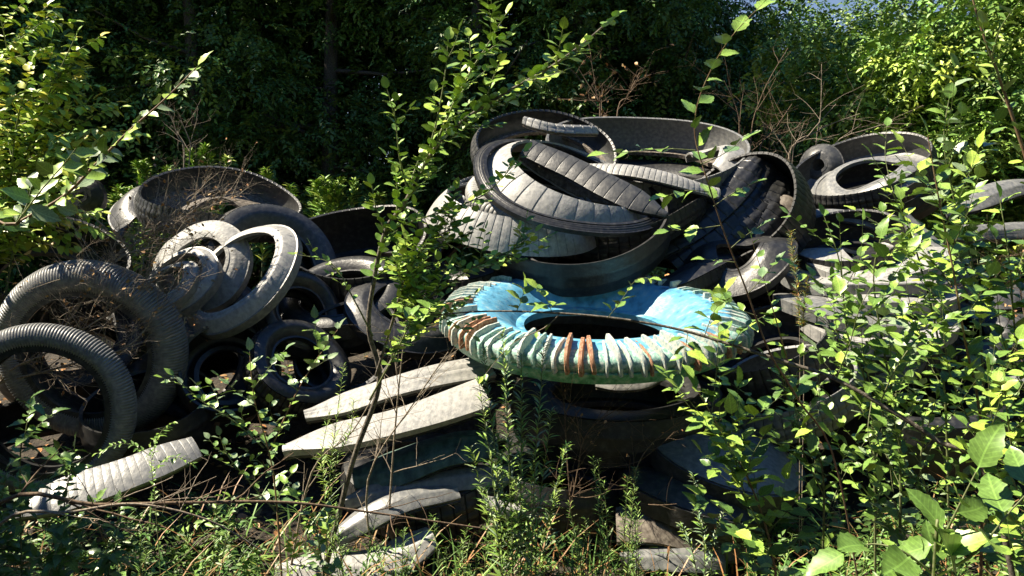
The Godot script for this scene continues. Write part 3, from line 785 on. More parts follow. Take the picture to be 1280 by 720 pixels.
# a small spray of leaves on a twig, the unit that crowns are filled with
func spray_mesh(n: int, ls: float, wd: float, sd: int) -> ArrayMesh:
	var mb := MB.new()
	var r := RandomNumberGenerator.new(); r.seed = sd
	for i in n:
		var u := (i + 0.5) / n
		var side := 1.0 if i % 2 == 0 else -1.0
		var b := Vector3(0.05 * sin(u * 5.0), u, -0.25 * u * u)
		var dir := Vector3(side * r.randf_range(0.6, 1.1), r.randf_range(0.2, 0.8), r.randf_range(-0.5, 0.15)).normalized()
		if i == n - 1: dir = Vector3(0.1, 1, -0.4).normalized()
		var nx := Vector3(r.randf_range(-.5, .5), r.randf_range(-.5, .5), 1.0).normalized()
		var s := dir.cross(nx).normalized() * wd * ls
		var l := ls * r.randf_range(0.75, 1.25)
		var k := mb.v.size()
		var nn := s.cross(dir).normalized() * ls * 0.12
		mb.v.append(b); mb.v.append(b + dir * l * 0.42 + s + nn); mb.v.append(b + dir * l * 0.5 - nn * 0.3); mb.v.append(b + dir * l * 0.42 - s + nn); mb.v.append(b + dir * l - nn * 1.2)
		mb.tri(k, k + 1, k + 2); mb.tri(k, k + 2, k + 3); mb.tri(k + 1, k + 4, k + 2); mb.tri(k + 2, k + 4, k + 3)
	return mb.mesh(M.leaf_tinted)

var sprays := []

func tree(label: String, x: float, z: float, h: float, low: float, rad: float, cols: Array, o := {}) -> void:
	var r := RandomNumberGenerator.new(); r.seed = hash(label)
	var y0 := ground_y(x, z)
	var pos := Vector3(x, y0, z)
	var t := thing(o.get("called", "thicket_tree"), label, o.get("cat", "tree"), Transform3D(Basis(), pos), o.get("group", "trees of the thicket"))
	# trunk with a sway, and limbs
	var tp := []
	var tr := []
	var lean := Vector3(r.randf_range(-.5, .5), 0, r.randf_range(-.3, .3))
	var rt: float = o.get("trunk", 0.02 * h)
	for i in 9:
		var u := i / 8.0
		tp.append(Vector3(sin(u * 4.0 + x) * 0.12, -0.15 + u * h * 0.92, cos(u * 3.0 + z) * 0.1) + lean * u)
		tr.append(rt * lerpf(1.0, 0.2, u))
	var mb := MB.new()
	mb.tube(tp, tr, 7)
	part("trunk", mb.mesh(M.bark), t)
	var tips := []
	var nl: int = o.get("limbs", 16)
	for k in nl:
		var u := lerpf(low / h * 0.7, 0.9, (k + r.randf()) / nl)
		var i := int(u * 8.0)
		var a: Vector3 = tp[i].lerp(tp[mini(i + 1, 8)], u * 8.0 - i)
		var w := r.randf() * TAU
		var ln := rad * r.randf_range(0.5, 0.95) * (1.0 - 0.45 * absf(u - 0.45))
		var d := Vector3(cos(w), r.randf_range(-0.1, 0.6), sin(w))
		var b := a + d * ln * 0.5
		var c := a + d * ln + Vector3(0, r.randf_range(-0.25, 0.2), 0)
		var limb := MB.new()
		limb.tube([a, b, c], [rt * 0.35 * (1.0 - u * 0.6), rt * 0.2 * (1.0 - u * 0.6), rt * 0.06], 5)
		part("limb", limb.mesh(M.bark), t)
		tips.append(b); tips.append(c); tips.append(a.lerp(b, 0.6)); tips.append(b.lerp(c, 0.5))
	# clumps round the limbs; sprays in each clump
	var xfs := []
	var cc := []
	var n: int = o.get("n", 3000)
	var clumps := []
	for k in o.get("clumps", 70):
		var q: Vector3
		if r.randf() < 0.45: q = tips[r.randi() % tips.size()]
		else:
			var hy := lerpf(low, h, pow(r.randf(), o.get("bias", 1.0)))
			var w := r.randf() * TAU
			var rr := rad * sqrt(r.randf()) * (1.0 if hy < h * 0.7 else 0.75)
			q = Vector3(cos(w) * rr, hy, sin(w) * rr) + lean * hy / h
		clumps.append([q, r.randf_range(0.18, 0.46) * o.get("cs", 1.0), cols[r.randi() % cols.size()], r.randf_range(0.75, 1.2)])
	for i in n:
		var c: Array = clumps[r.randi() % clumps.size()]
		var dv: Vector3 = Vector3(r.randfn(), r.randfn() * 0.7, r.randfn()) * c[1] * 0.62
		var p: Vector3 = c[0] + dv
		if p.y < 0.05: p.y = 0.05 + r.randf() * 0.2
		var dir: Vector3 = (dv.normalized() * 0.7 + Vector3(r.randf_range(-1, 1), r.randf_range(-0.9, 0.5), r.randf_range(-1, 1)))
		var up := Vector3(r.randf_range(-.6, .6), 1, r.randf_range(-.6, .6))
		var sz: float = o.get("size", 0.24) * r.randf_range(0.7, 1.3)
		xfs.append(Transform3D(leaf_basis(dir, up, sz), p))
		var k := tint(c[2], r, 0.25)
		cc.append(Color(k.r * c[3], k.g * c[3], k.b * c[3]))
	scatter_node("crown", sprays[r.randi() % 3 if not o.has("spray") else o.spray], xfs, cc, t)

func thicket() -> void:
	for i in 3: sprays.append(spray_mesh(9, 0.30, 0.24, 40 + i))
	sprays.append(spray_mesh(7, 0.42, 0.30, 50))
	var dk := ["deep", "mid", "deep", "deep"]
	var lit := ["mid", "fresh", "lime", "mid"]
	# front row of the dark thicket, left to right
	var front := [
		[-7.0, -9.9, 6.6, "dark leafy tree at the left edge of the thicket"], [-5.3, -10.3, 7.0, "dark tree second from the left in the front of the thicket"],
		[-3.7, -9.9, 6.6, "dark tree behind the left end of the heap"], [-2.2, -10.3, 7.2, "dark tree behind the saddle of the heap"],
		[-0.8, -9.9, 6.8, "dark tree straight behind the tall central shrub"], [0.7, -10.2, 7.0, "dark tree behind the crown of the heap"],
		[2.2, -10.4, 6.4, "dark tree behind the right shoulder of the crown"]]
	for f in front:
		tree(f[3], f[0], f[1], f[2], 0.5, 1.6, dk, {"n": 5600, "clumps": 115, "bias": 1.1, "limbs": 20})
	# second row, taller, whose crowns shade the front
	for f in [[-11.5, -11.0, 10.5, "tall tree outside the left edge of the thicket"], [-9.4, -10.6, 10.0, "tall tree left behind the thicket's front row"], [-6.4, -12.6, 11.0, "tall tree second from left behind the front row"], [-3.6, -12.4, 11.0, "tall tree third from left behind the front row"], [-0.9, -12.8, 10.5, "tall tree behind the middle of the thicket"], [1.7, -13.0, 8.5, "tall tree behind the crown, last of the dark row"]]:
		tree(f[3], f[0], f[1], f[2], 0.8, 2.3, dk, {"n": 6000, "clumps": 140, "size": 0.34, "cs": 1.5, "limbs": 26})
	# sunlit trees on the right
	for f in [[3.7, -9.6, 3.2, "sunlit yellow-green bush behind the pale dead stalks"], [4.9, -8.9, 4.4, "sunlit bush right of the dead stalks"], [6.3, -8.6, 4.8, "brightest sunlit tree at the right of the thicket"], [7.8, -9.4, 5.4, "sunlit tree at the right edge of the thicket"], [5.2, -12.6, 3.7, "pale sunlit tree under the gap of sky"], [7.6, -12.4, 6.6, "tall sunlit tree behind the right thicket"], [3.3, -13.6, 3.9, "green tree just left of the gap of sky"]]:
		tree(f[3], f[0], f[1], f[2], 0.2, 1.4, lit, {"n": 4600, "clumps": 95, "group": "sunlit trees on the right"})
	for f in [[2.6, -16.5, 4.8, "low green bush far back, left below the gap of sky"], [4.9, -16.0, 3.9, "low green bush far back, straight below the gap of sky"], [6.9, -16.5, 4.6, "low green bush far back, right below the gap of sky"]]:
		tree(f[3], f[0], f[1], f[2], 0.3, 1.8, ["mid", "fresh", "deep"], {"n": 4600, "clumps": 110, "size": 0.32, "cs": 1.3, "called": "far_bush", "cat": "bush", "group": "bushes far back"})
	# trees round the clearing outside the frame, which shade the heap's near side
	for f in [[-3.9, -2.1, 3.4, "shrubby tree close outside the left edge"], [-7.5, 3.0, 7.0, "tree behind left of the viewer"], [-3.0, 6.0, 9.0, "tree behind the viewer"], [2.5, 6.5, 9.0, "tree behind right of the viewer"], [7.5, 3.5, 9.0, "tree far right behind the viewer"], [9.0, -2.0, 8.0, "tree at the right of the clearing"], [9.5, -6.5, 8.0, "tree right of the heap"]]:
		tree(f[3], f[0], f[1], f[2], 0.3, 0.9 if f[2] < 4.0 else 2.4, lit, {"n": 700 if f[2] < 4.0 else 2400, "clumps": 90, "size": 0.55, "cs": 1.8, "spray": 3, "group": "trees round the clearing"})
	# far backdrop
	for f in [[-11.0, -16.5, "far tree left of all"], [-7.0, -17.0, "far tree second from left"], [-3.0, -17.0, "far tree third from left"], [1.0, -17.5, "far tree behind the middle"], [11.5, -17.0, "far tree at the right behind the sunlit thicket"]]:
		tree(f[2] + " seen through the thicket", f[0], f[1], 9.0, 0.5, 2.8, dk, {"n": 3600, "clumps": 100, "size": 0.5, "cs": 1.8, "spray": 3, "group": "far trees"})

# ------------------------------------------------------------------ saplings, weeds, dry wood
# a herb of thin leaves: stems with many narrow blades, too fine to pick apart
func herb(label: String, stems: Array, o: Dictionary) -> void:
	var r := RandomNumberGenerator.new(); r.seed = hash(label)
	var root_pos: Vector3 = stems[0][0]
	var t := thing("weed", label, "weed", Transform3D(Basis(), root_pos), o.get("group", "feathery weeds"))
	var xfs := []
	var cc := []
	for s in stems:
		var path := smooth_path(s)
		var loc := []
		var rad := []
		for i in path.size():
			loc.append(path[i] - root_pos); rad.append(o.get("r", 0.0022) * lerpf(1.0, 0.35, i / float(path.size() - 1)))
		var mb := MB.new(); mb.tube(loc, rad, 5)
		part("stem", mb.mesh(M[o.get("bark", "stem_green")]), t)
		var length := 0.0
		for i in path.size() - 1: length += path[i].distance_to(path[i + 1])
		var n := int(length / o.get("gap", 0.007))
		for k in n:
			var u := lerpf(o.get("from", 0.12), 1.0, (k + r.randf()) / n)
			var fi := u * (path.size() - 1)
			var i := mini(int(fi), path.size() - 2)
			var p: Vector3 = (loc[i] as Vector3).lerp(loc[i + 1], fi - i)
			var tn: Vector3 = (loc[i + 1] - loc[i]).normalized()
			var w := r.randf() * TAU
			var sd := Vector3(cos(w), 0, sin(w))
			var dir := (tn * r.randf_range(0.3, 1.1) + sd).normalized()
			var sz: float = o.get("size", 0.05) * r.randf_range(0.6, 1.2) * (1.0 - 0.55 * u)
			xfs.append(Transform3D(leaf_basis(dir, Vector3(r.randf_range(-.4, .4), 1, r.randf_range(-.4, .4)), sz), p))
			cc.append(tint(o.get("cols", ["mid", "fresh"])[r.randi() % o.get("cols", ["mid", "fresh"]).size()], r, 0.2))
	var key := "blade%d" % int(o.get("wide", 0.06) * 1000)
	if not leaf_meshes.has(key):
		var mb := MB.new()
		var hw: float = o.get("wide", 0.06)
		for q in [[0.0, 0.3, 0.0], [0.35, 1.0, 0.02], [0.7, 0.8, -0.04], [1.0, 0.05, -0.16]]:
			mb.v.append(Vector3(-hw * q[1], q[0], q[2] + 0.02)); mb.v.append(Vector3(0, q[0], q[2])); mb.v.append(Vector3(hw * q[1], q[0], q[2] + 0.02))
		for i in 3:
			for s in 2:
				var p := i * 3 + s
				mb.tri(p, p + 3, p + 4); mb.tri(p, p + 4, p + 1)
		leaf_meshes[key] = mb.mesh(M.leaf_tinted)
	scatter_node("foliage", leaf_meshes[key], xfs, cc, t)

# leafless dry wood that forks; every main stem one part, its fine twigs one part
func fork(mb: MB, p: Vector3, dir: Vector3, ln: float, rad: float, level: int, r: RandomNumberGenerator, o: Dictionary) -> void:
	var pts := [p]
	var rr := [rad]
	var d := dir.normalized()
	var seg := 5
	for i in seg:
		d = (d + Vector3(r.randf_range(-1, 1), r.randf_range(-1, 1) + o.get("up", 0.0), r.randf_range(-1, 1)) * o.get("kink", 0.16)).normalized()
		pts.append(pts[-1] + d * ln / seg)
		rr.append(rad * lerpf(1.0, 0.4, (i + 1.0) / seg))
	mb.tube(pts, rr, 4)
	if level <= 0: return
	for k in o.get("kids", 4):
		var i := 1 + r.randi() % seg
		var w := Vector3(r.randf_range(-1, 1), r.randf_range(-0.4, 0.9), r.randf_range(-1, 1)).normalized()
		fork(mb, pts[i], (d * 0.6 + w).normalized(), ln * r.randf_range(0.3, 0.55), rr[i] * 0.6, level - 1, r, o)

func dry(called: String, label: String, mains: Array, o: Dictionary) -> Node3D:
	var r := RandomNumberGenerator.new(); r.seed = hash(label)
	var root_pos: Vector3 = mains[0][0]
	var t := thing(called, label, o.get("cat", "dead branch"), Transform3D(Basis(), root_pos), o.get("group", "dry wood"))
	var fine := MB.new()
	var lx := []
	var lc := []
	for m in mains:
		var path := smooth_path(m)
		var loc := []
		var rad := []
		for i in path.size():
			loc.append(path[i] - root_pos); rad.append(o.get("r", 0.004) * lerpf(1.0, 0.35, i / float(path.size() - 1)))
		var mb := MB.new(); mb.tube(loc, rad, 6)
		part("branch", mb.mesh(M[o.get("bark", "twig_dry")]), t)
		for k in o.get("twigs", 5):
			var i := int(lerpf(o.get("from", 0.2), 0.98, r.randf()) * (loc.size() - 2))
			var tn: Vector3 = (loc[i + 1] - loc[i]).normalized()
			var w := Vector3(r.randf_range(-1, 1), r.randf_range(-0.5, 1), r.randf_range(-1, 1)).normalized()
			fork(fine, loc[i], (tn * o.get("along", 0.7) + w).normalized(), o.get("tl", 0.2) * r.randf_range(0.4, 1.2), rad[i] * 0.55, o.get("level", 1), r, o)
	if fine.v.size():
		var f := part("fine_twigs", fine.mesh(M[o.get("bark", "twig_dry")]), t)
		f.set_meta("kind", "stuff")
		for k in o.get("leaves", 0):
			var p: Vector3 = fine.v[r.randi() % fine.v.size()]
			lx.append(Transform3D(leaf_basis(Vector3(r.randf_range(-1, 1), r.randf_range(-1.2, 0.3), r.randf_range(-1, 1)), Vector3(r.randf_range(-1, 1), 0.6, r.randf_range(-1, 1)), o.get("ls", 0.03) * r.randf_range(0.5, 1.3)), p))
			lc.append(tint("dry", r, 0.4))
		if lx: scatter_node("withered_leaves", leaf_mesh("elm", 2, "tinted"), lx, lc, t)
	return t

# path of picture points that starts on the ground
func S(bx: float, bd: float, a: Array) -> Array:
	return [base_at(bx, bd)] + P(a)

func greenery() -> void:
	# --- tall shrub in the middle
	plant("elm_shrub", "tall leafy shrub rising in front of the heap left of the painted tyre", "shrub", [
		{"p": S(400, 3.15, [[440, 580, 3.08], [474, 480, 3.0], [461, 413, 2.95], [466, 359, 2.92], [482, 288, 2.88], [505, 255, 2.85], [542, 188, 2.8], [580, 150, 2.75], [632, 116, 2.7], [688, 84, 2.65], [732, 52, 2.6], [766, 22, 2.6]]), "r": 0.011, "from": 0.5, "gap": 0.016, "size": 0.066, "twigs": 20, "tl": 0.16, "bark": "bark"},
		{"p": P([[542, 188, 2.8], [562, 140, 2.8], [588, 90, 2.78], [612, 52, 2.76], [632, 18, 2.75]]), "r": 0.005, "gap": 0.018, "size": 0.062, "twigs": 10, "tl": 0.14},
		{"p": P([[512, 245, 2.85], [500, 200, 2.8], [494, 150, 2.75], [484, 112, 2.72]]), "r": 0.004, "gap": 0.022, "size": 0.058, "twigs": 3, "tl": 0.09},
		{"p": P([[530, 210, 2.82], [546, 150, 2.75], [556, 95, 2.7], [560, 52, 2.68]]), "r": 0.004, "gap": 0.026, "size": 0.066, "twigs": 3, "tl": 0.1},
		{"p": P([[482, 288, 2.88], [520, 275, 2.8], [560, 262, 2.75], [610, 240, 2.7], [655, 190, 2.7]]), "r": 0.004, "gap": 0.022, "size": 0.055, "twigs": 6, "tl": 0.10},
		{"p": P([[470, 470, 2.98], [492, 397, 2.9], [510, 340, 2.85], [540, 300, 2.8], [580, 280, 2.78]]), "r": 0.006, "from": 0.35, "gap": 0.015, "size": 0.058, "twigs": 20, "tl": 0.16, "bark": "bark"},
		{"p": P([[492, 397, 2.9], [540, 370, 2.82], [590, 335, 2.8], [640, 312, 2.78], [668, 290, 2.78]]), "r": 0.004, "gap": 0.017, "size": 0.054, "twigs": 17, "tl": 0.14},
		{"p": P([[466, 420, 2.95], [440, 370, 2.9], [415, 330, 2.9], [370, 318, 2.9]]), "r": 0.0035, "from": 0.35, "gap": 0.03, "size": 0.04, "twigs": 3, "tl": 0.08},
		{"p": P([[500, 380, 2.9], [530, 390, 2.8], [560, 400, 2.75], [590, 420, 2.75]]), "r": 0.003, "gap": 0.022, "size": 0.045, "twigs": 6, "tl": 0.12},
		{"p": P([[462, 500, 3.0], [500, 430, 2.9], [520, 380, 2.85], [525, 330, 2.85]]), "r": 0.004, "from": 0.3, "gap": 0.018, "size": 0.055, "twigs": 14, "tl": 0.18}],
		{"leaf": "round", "cols": ["fresh", "lime", "fresh", "mid", "lime"], "rise": 0.35, "bark": "stem_green"})
	# --- bright bush at the upper left
	var lb := []
	for q in [[[-60, 4.3], [-10, 300, 4.2], [30, 200, 4.1], [60, 120, 4.05], [95, 45, 4.0]], [[-20, 4.4], [20, 300, 4.3], [50, 240, 4.2], [80, 180, 4.15], [108, 130, 4.1]], [[-60, 4.2], [-20, 320, 4.1], [10, 240, 4.0], [20, 160, 3.95], [40, 80, 3.9]], [[-40, 4.5], [0, 300, 4.5], [40, 270, 4.4], [90, 240, 4.35]], [[-90, 4.4], [-40, 150, 4.3], [0, 70, 4.2], [50, 30, 4.1]]]:
		lb.append({"p": S(q[0][0], q[0][1], q.slice(1)), "r": 0.008, "from": 0.52, "gap": 0.03, "size": 0.085, "twigs": 18, "tl": 0.32, "tgap": 0.034, "tsize": 0.085, "sub": 1})
	plant("boxelder_bush", "bright yellow-green bush filling the upper left corner", "bush", lb, {"leaf": "elm", "cols": ["lime", "yellow", "lime", "lime", "fresh"], "lift": -0.45, "pairs": true, "rise": 0.1, "sag": -0.3, "bark": "stem_green"})
	# --- branch reaching in from the left edge
	plant("leaning_sapling", "slanting branch with glossy leaves reaching in from the left edge", "sapling", [
		{"p": S(-160, 2.3, [[-60, 330, 2.25], [20, 280, 2.2], [80, 245, 2.2], [120, 205, 2.2], [160, 165, 2.2], [205, 125, 2.2], [245, 85, 2.2]]), "r": 0.006, "from": 0.42, "gap": 0.017, "size": 0.085, "twigs": 3, "tl": 0.1, "bark": "stem_red"},
		{"p": P([[20, 280, 2.2], [50, 240, 2.1], [80, 205, 2.05], [95, 185, 2.0]]), "r": 0.003, "gap": 0.03, "size": 0.085}],
		{"leaf": "elm", "cols": ["fresh", "fresh", "silver", "lime"], "face": Vector3(0, -0.2, 1.3)})
	# --- climbing shoot on the right of the crown
	plant("climbing_shoot", "single thin shoot with paired leaves rising past the crown to the top edge", "sapling", [
		{"p": S(1120, 2.2, [[1050, 600, 2.1], [998, 500, 1.92], [962, 440, 1.8], [932, 360, 1.75], [905, 290, 1.72], [884, 225, 1.7], [869, 172, 1.7], [872, 130, 1.68], [890, 85, 1.65], [915, 45, 1.6], [952, 6, 1.55]]), "r": 0.003, "from": 0.8, "gap": 0.03, "size": 0.08, "bark": "stem_red"},
		{"p": P([[869, 188, 1.7], [830, 186, 1.68], [790, 190, 1.66], [760, 192, 1.65]]), "r": 0.0013, "from": 0.25, "gap": 0.03, "size": 0.058},
		{"p": P([[876, 205, 1.7], [900, 195, 1.68], [925, 178, 1.66]]), "r": 0.0013, "from": 0.3, "gap": 0.022, "size": 0.06},
		{"p": P([[886, 240, 1.7], [860, 238, 1.68], [835, 244, 1.67]]), "r": 0.0012, "from": 0.4, "gap": 0.025, "size": 0.055},
		{"p": P([[892, 258, 1.71], [915, 242, 1.7], [935, 232, 1.68]]), "r": 0.0012, "from": 0.4, "gap": 0.02, "size": 0.052},
		{"p": P([[900, 282, 1.72], [870, 286, 1.7], [838, 288, 1.68]]), "r": 0.0012, "from": 0.4, "gap": 0.022, "size": 0.05},
		{"p": P([[914, 310, 1.73], [930, 296, 1.72], [948, 284, 1.7]]), "r": 0.0012, "from": 0.4, "gap": 0.02, "size": 0.05},
		{"p": P([[920, 328, 1.74], [900, 326, 1.73], [882, 324, 1.72]]), "r": 0.0012, "from": 0.4, "gap": 0.02, "size": 0.042},
		{"p": P([[936, 366, 1.76], [955, 345, 1.75], [968, 330, 1.74]]), "r": 0.0012, "from": 0.3, "gap": 0.018, "size": 0.045},
		{"p": P([[946, 395, 1.78], [920, 385, 1.77], [895, 370, 1.76]]), "r": 0.0012, "from": 0.3, "gap": 0.018, "size": 0.045}],
		{"leaf": "elm", "cols": ["mid", "fresh", "blue"], "face": Vector3(0, 0, 0.4), "tipsize": 0.8})
	# --- arching branch in front of the painted tyre
	plant("arching_branch", "long bare branch arching left across the front of the painted tyre", "sapling", [
		{"p": S(1330, 2.2, [[1240, 610, 2.25], [1170, 550, 2.3], [1100, 505, 2.35], [1040, 472, 2.4], [980, 452, 2.45], [920, 433, 2.5], [850, 412, 2.55], [770, 398, 2.6], [690, 391, 2.65], [610, 389, 2.7], [540, 394, 2.75]]), "r": 0.009, "from": 0.97, "gap": 0.08, "size": 0.06, "twigs": 0, "bark": "bark"},
		{"p": P([[860, 415, 2.55], [856, 440, 2.48], [850, 465, 2.45]]), "r": 0.002, "gap": 0.022, "size": 0.085},
		{"p": P([[880, 422, 2.5], [890, 395, 2.45], [905, 368, 2.42]]), "r": 0.002, "gap": 0.022, "size": 0.085},
		{"p": P([[915, 432, 2.5], [930, 410, 2.45], [955, 395, 2.42]]), "r": 0.002, "gap": 0.022, "size": 0.075},
		{"p": P([[645, 390, 2.7], [652, 375, 2.68], [655, 360, 2.66]]), "r": 0.0016, "gap": 0.018, "size": 0.075},
		{"p": P([[690, 391, 2.66], [684, 375, 2.6], [672, 362, 2.6]]), "r": 0.0016, "gap": 0.018, "size": 0.075},
		{"p": P([[760, 397, 2.6], [775, 378, 2.55], [795, 350, 2.52], [812, 348, 2.5]]), "r": 0.0016, "gap": 0.016, "size": 0.05},
		{"p": P([[560, 393, 2.74], [530, 384, 2.7], [505, 382, 2.66]]), "r": 0.0016, "gap": 0.018, "size": 0.08},
		{"p": P([[985, 453, 2.45], [970, 400, 2.4], [955, 350, 2.4], [940, 300, 2.38]]), "r": 0.003, "gap": 0.035, "size": 0.05, "bark": "stem_red"},
		{"p": P([[1045, 475, 2.4], [1062, 430, 2.35], [1075, 385, 2.3], [1095, 350, 2.3]]), "r": 0.003, "gap": 0.03, "size": 0.065},
		{"p": P([[1100, 505, 2.35], [1120, 460, 2.3], [1150, 420, 2.3], [1180, 400, 2.28]]), "r": 0.003, "gap": 0.026, "size": 0.065},
		{"p": P([[1020, 465, 2.42], [1025, 500, 2.38], [1018, 540, 2.35]]), "r": 0.002, "gap": 0.026, "size": 0.08},
		{"p": P([[1090, 500, 2.36], [1085, 540, 2.3], [1095, 580, 2.3]]), "r": 0.002, "gap": 0.026, "size": 0.075},
		{"p": P([[700, 392, 2.65], [680, 410, 2.62], [640, 430, 2.6], [605, 470, 2.6]]), "r": 0.002, "gap": 0.05, "size": 0.04, "bark": "twig_dry"}],
		{"leaf": "elm", "cols": ["fresh", "mid", "lime", "mid"], "bark": "stem_green"})
	# --- saplings that crowd the right
	var rs := [
		["sapling with reddish stem in the middle of the right-hand saplings", 1235, 2.5, [[1228, 560, 2.45], [1205, 420, 2.4], [1190, 330, 2.38], [1172, 240, 2.36], [1160, 170, 2.34]], "stem_red"],
		["sapling with broad pale leaves left of the reddish stem", 1130, 2.7, [[1125, 560, 2.6], [1105, 440, 2.55], [1092, 350, 2.5], [1100, 300, 2.48]], "stem_green"],
		["sapling leaning over the flat stack with small leaves", 1100, 2.9, [[1090, 520, 2.8], [1060, 420, 2.75], [1050, 330, 2.7], [1030, 270, 2.7]], "stem_green"],
		["bushy sapling at the right edge beside the twiggy gap", 1300, 2.6, [[1295, 520, 2.5], [1270, 420, 2.45], [1262, 330, 2.4], [1250, 250, 2.4]], "stem_green"],
		["sapling in front of the tipped far right tyre", 1190, 3.2, [[1180, 480, 3.1], [1150, 330, 3.0], [1120, 250, 2.95], [1090, 195, 2.9]], "stem_green"],
		["upright sapling with pale tip leaves right of the tipped tyre", 1240, 3.1, [[1225, 400, 3.0], [1195, 260, 2.95], [1180, 180, 2.9], [1186, 125, 2.9]], "stem_green"],
		["low spreading sapling beneath the arching branch", 1030, 2.8, [[1030, 620, 2.7], [1020, 560, 2.65], [990, 500, 2.6]], "stem_green"],
		["leafy sapling at the lower right of the dark lobes", 985, 2.7, [[965, 690, 2.6], [940, 610, 2.55], [905, 545, 2.5], [872, 488, 2.5]], "stem_red"],
		["dense young sapling low at the right edge", 1290, 2.3, [[1285, 640, 2.2], [1265, 560, 2.15], [1255, 480, 2.1]], "stem_green"],
		["small-leaved sapling between the arching branch and the right corner", 1170, 2.6, [[1165, 650, 2.5], [1150, 580, 2.45], [1170, 500, 2.4]], "stem_green"]]
	for k in rs.size():
		var q: Array = rs[k]
		var big: float = [0.085, 0.095, 0.06, 0.08, 0.075, 0.085, 0.065, 0.095, 0.07, 0.055][k]
		plant("sapling", q[0], "sapling", [
			{"p": S(q[1], q[2], q[3]), "r": 0.005, "from": 0.25, "gap": 0.032, "size": big, "twigs": 14, "tl": 0.3, "tgap": 0.03, "bark": q[4]},
			{"p": [at(q[3][0][0], q[3][0][1], q[3][0][2]), at(q[3][0][0] - 40, q[3][0][1] - 90, q[3][0][2] - 0.05), at(q[3][0][0] - 50, q[3][0][1] - 170, q[3][0][2] - 0.1)], "r": 0.003, "from": 0.2, "gap": 0.032, "size": big, "twigs": 5, "tl": 0.22, "tgap": 0.03}],
			{"leaf": "elm" if k % 3 != 2 else "round", "cols": [["fresh", "mid", "lime"], ["fresh", "silver", "mid"], ["mid", "fresh"], ["mid", "fresh", "lime", "deep"]][k % 4], "group": "saplings on the right", "rise": 0.3})
	plant("leaning_sapling", "near upright stem entering at the top right corner", "sapling", [
		{"p": S(1460, 2.0, [[1380, 460, 1.95], [1310, 280, 1.9], [1272, 165, 1.88], [1245, 85, 1.86], [1228, 40, 1.85], [1205, -40, 1.85]]), "r": 0.006, "from": 0.6, "gap": 0.05, "size": 0.06, "twigs": 9, "tl": 0.16, "tgap": 0.03, "bark": "stem_red"}],
		{"leaf": "round", "cols": ["fresh", "mid", "lime"]})
	# --- big near leaves at the bottom right
	plant("near_sprig", "large close leaves at the bottom right corner", "sapling", [
		{"p": S(1180, 1.0, [[1165, 740, 1.0], [1172, 690, 1.0], [1195, 640, 0.98], [1220, 590, 0.97]]), "r": 0.003, "from": 0.45, "gap": 0.022, "size": 0.085, "twigs": 2, "tl": 0.09},
		{"p": P([[1172, 720, 1.0], [1220, 690, 0.97], [1262, 640, 0.95], [1300, 600, 0.95]]), "r": 0.0025, "gap": 0.025, "size": 0.09},
		{"p": P([[1168, 720, 1.0], [1130, 690, 1.0], [1090, 680, 1.02], [1060, 690, 1.02]]), "r": 0.002, "gap": 0.025, "size": 0.08}],
		{"leaf": "elm", "cols": ["fresh", "mid"], "face": Vector3(0, 0, 0.5)})
	# --- sprays at the lower left
	plant("leafy_spray", "leafy spray with pale leaves in front of the dark left tyres", "sapling", [
		{"p": S(352, 2.95, [[345, 620, 2.9], [335, 560, 2.85], [318, 500, 2.8], [312, 440, 2.8]]), "r": 0.004, "from": 0.35, "gap": 0.026, "size": 0.066, "twigs": 6, "tl": 0.15, "bark": "stem_red"},
		{"p": P([[335, 570, 2.85], [366, 500, 2.8], [392, 455, 2.75], [422, 412, 2.72]]), "r": 0.003, "gap": 0.024, "size": 0.066, "twigs": 4, "tl": 0.12, "bark": "stem_red"},
		{"p": P([[330, 560, 2.85], [290, 525, 2.8], [250, 500, 2.78], [218, 470, 2.75]]), "r": 0.003, "gap": 0.026, "size": 0.055, "twigs": 5, "tl": 0.12},
		{"p": P([[345, 640, 2.9], [310, 600, 2.85], [285, 570, 2.82], [275, 545, 2.8]]), "r": 0.003, "gap": 0.026, "size": 0.05, "twigs": 5, "tl": 0.12}],
		{"leaf": "elm", "cols": ["fresh", "silver", "mid", "blue"]})
	plant("leafy_sprig", "short sprig with pale leaves at the bottom left of centre", "sapling", [
		{"p": S(410, 2.8, [[402, 700, 2.75], [392, 650, 2.7], [372, 622, 2.68]]), "r": 0.003, "from": 0.3, "gap": 0.02, "size": 0.065, "twigs": 5, "tl": 0.12}], {"leaf": "elm", "cols": ["silver", "fresh", "mid"]})
	for k in 5:
		var x: float = [20, 75, -10, 130, 60][k]
		var y: float = [505, 560, 590, 650, 670][k]
		plant("nettle", ["dark nettle-like plant highest at the left edge", "dark nettle-like plant right of the highest one at the left edge", "dark nettle-like plant cut off by the left edge", "low leafy plant under the plank-like strip", "low leafy plant in the bottom left corner"][k], "plant",
			[{"p": S(x, 2.75 + 0.1 * (k % 3), [[x + 5, y + 80, 2.7], [x + 12, y + 35, 2.65], [x + 18, y, 2.62]]), "r": 0.003, "from": 0.1, "gap": 0.024, "size": 0.075, "twigs": 4, "tl": 0.14}], {"leaf": "nettle", "cols": ["deep", "mid", "deep"], "pairs": true, "lift": -0.2, "group": "leafy plants low at the left"})
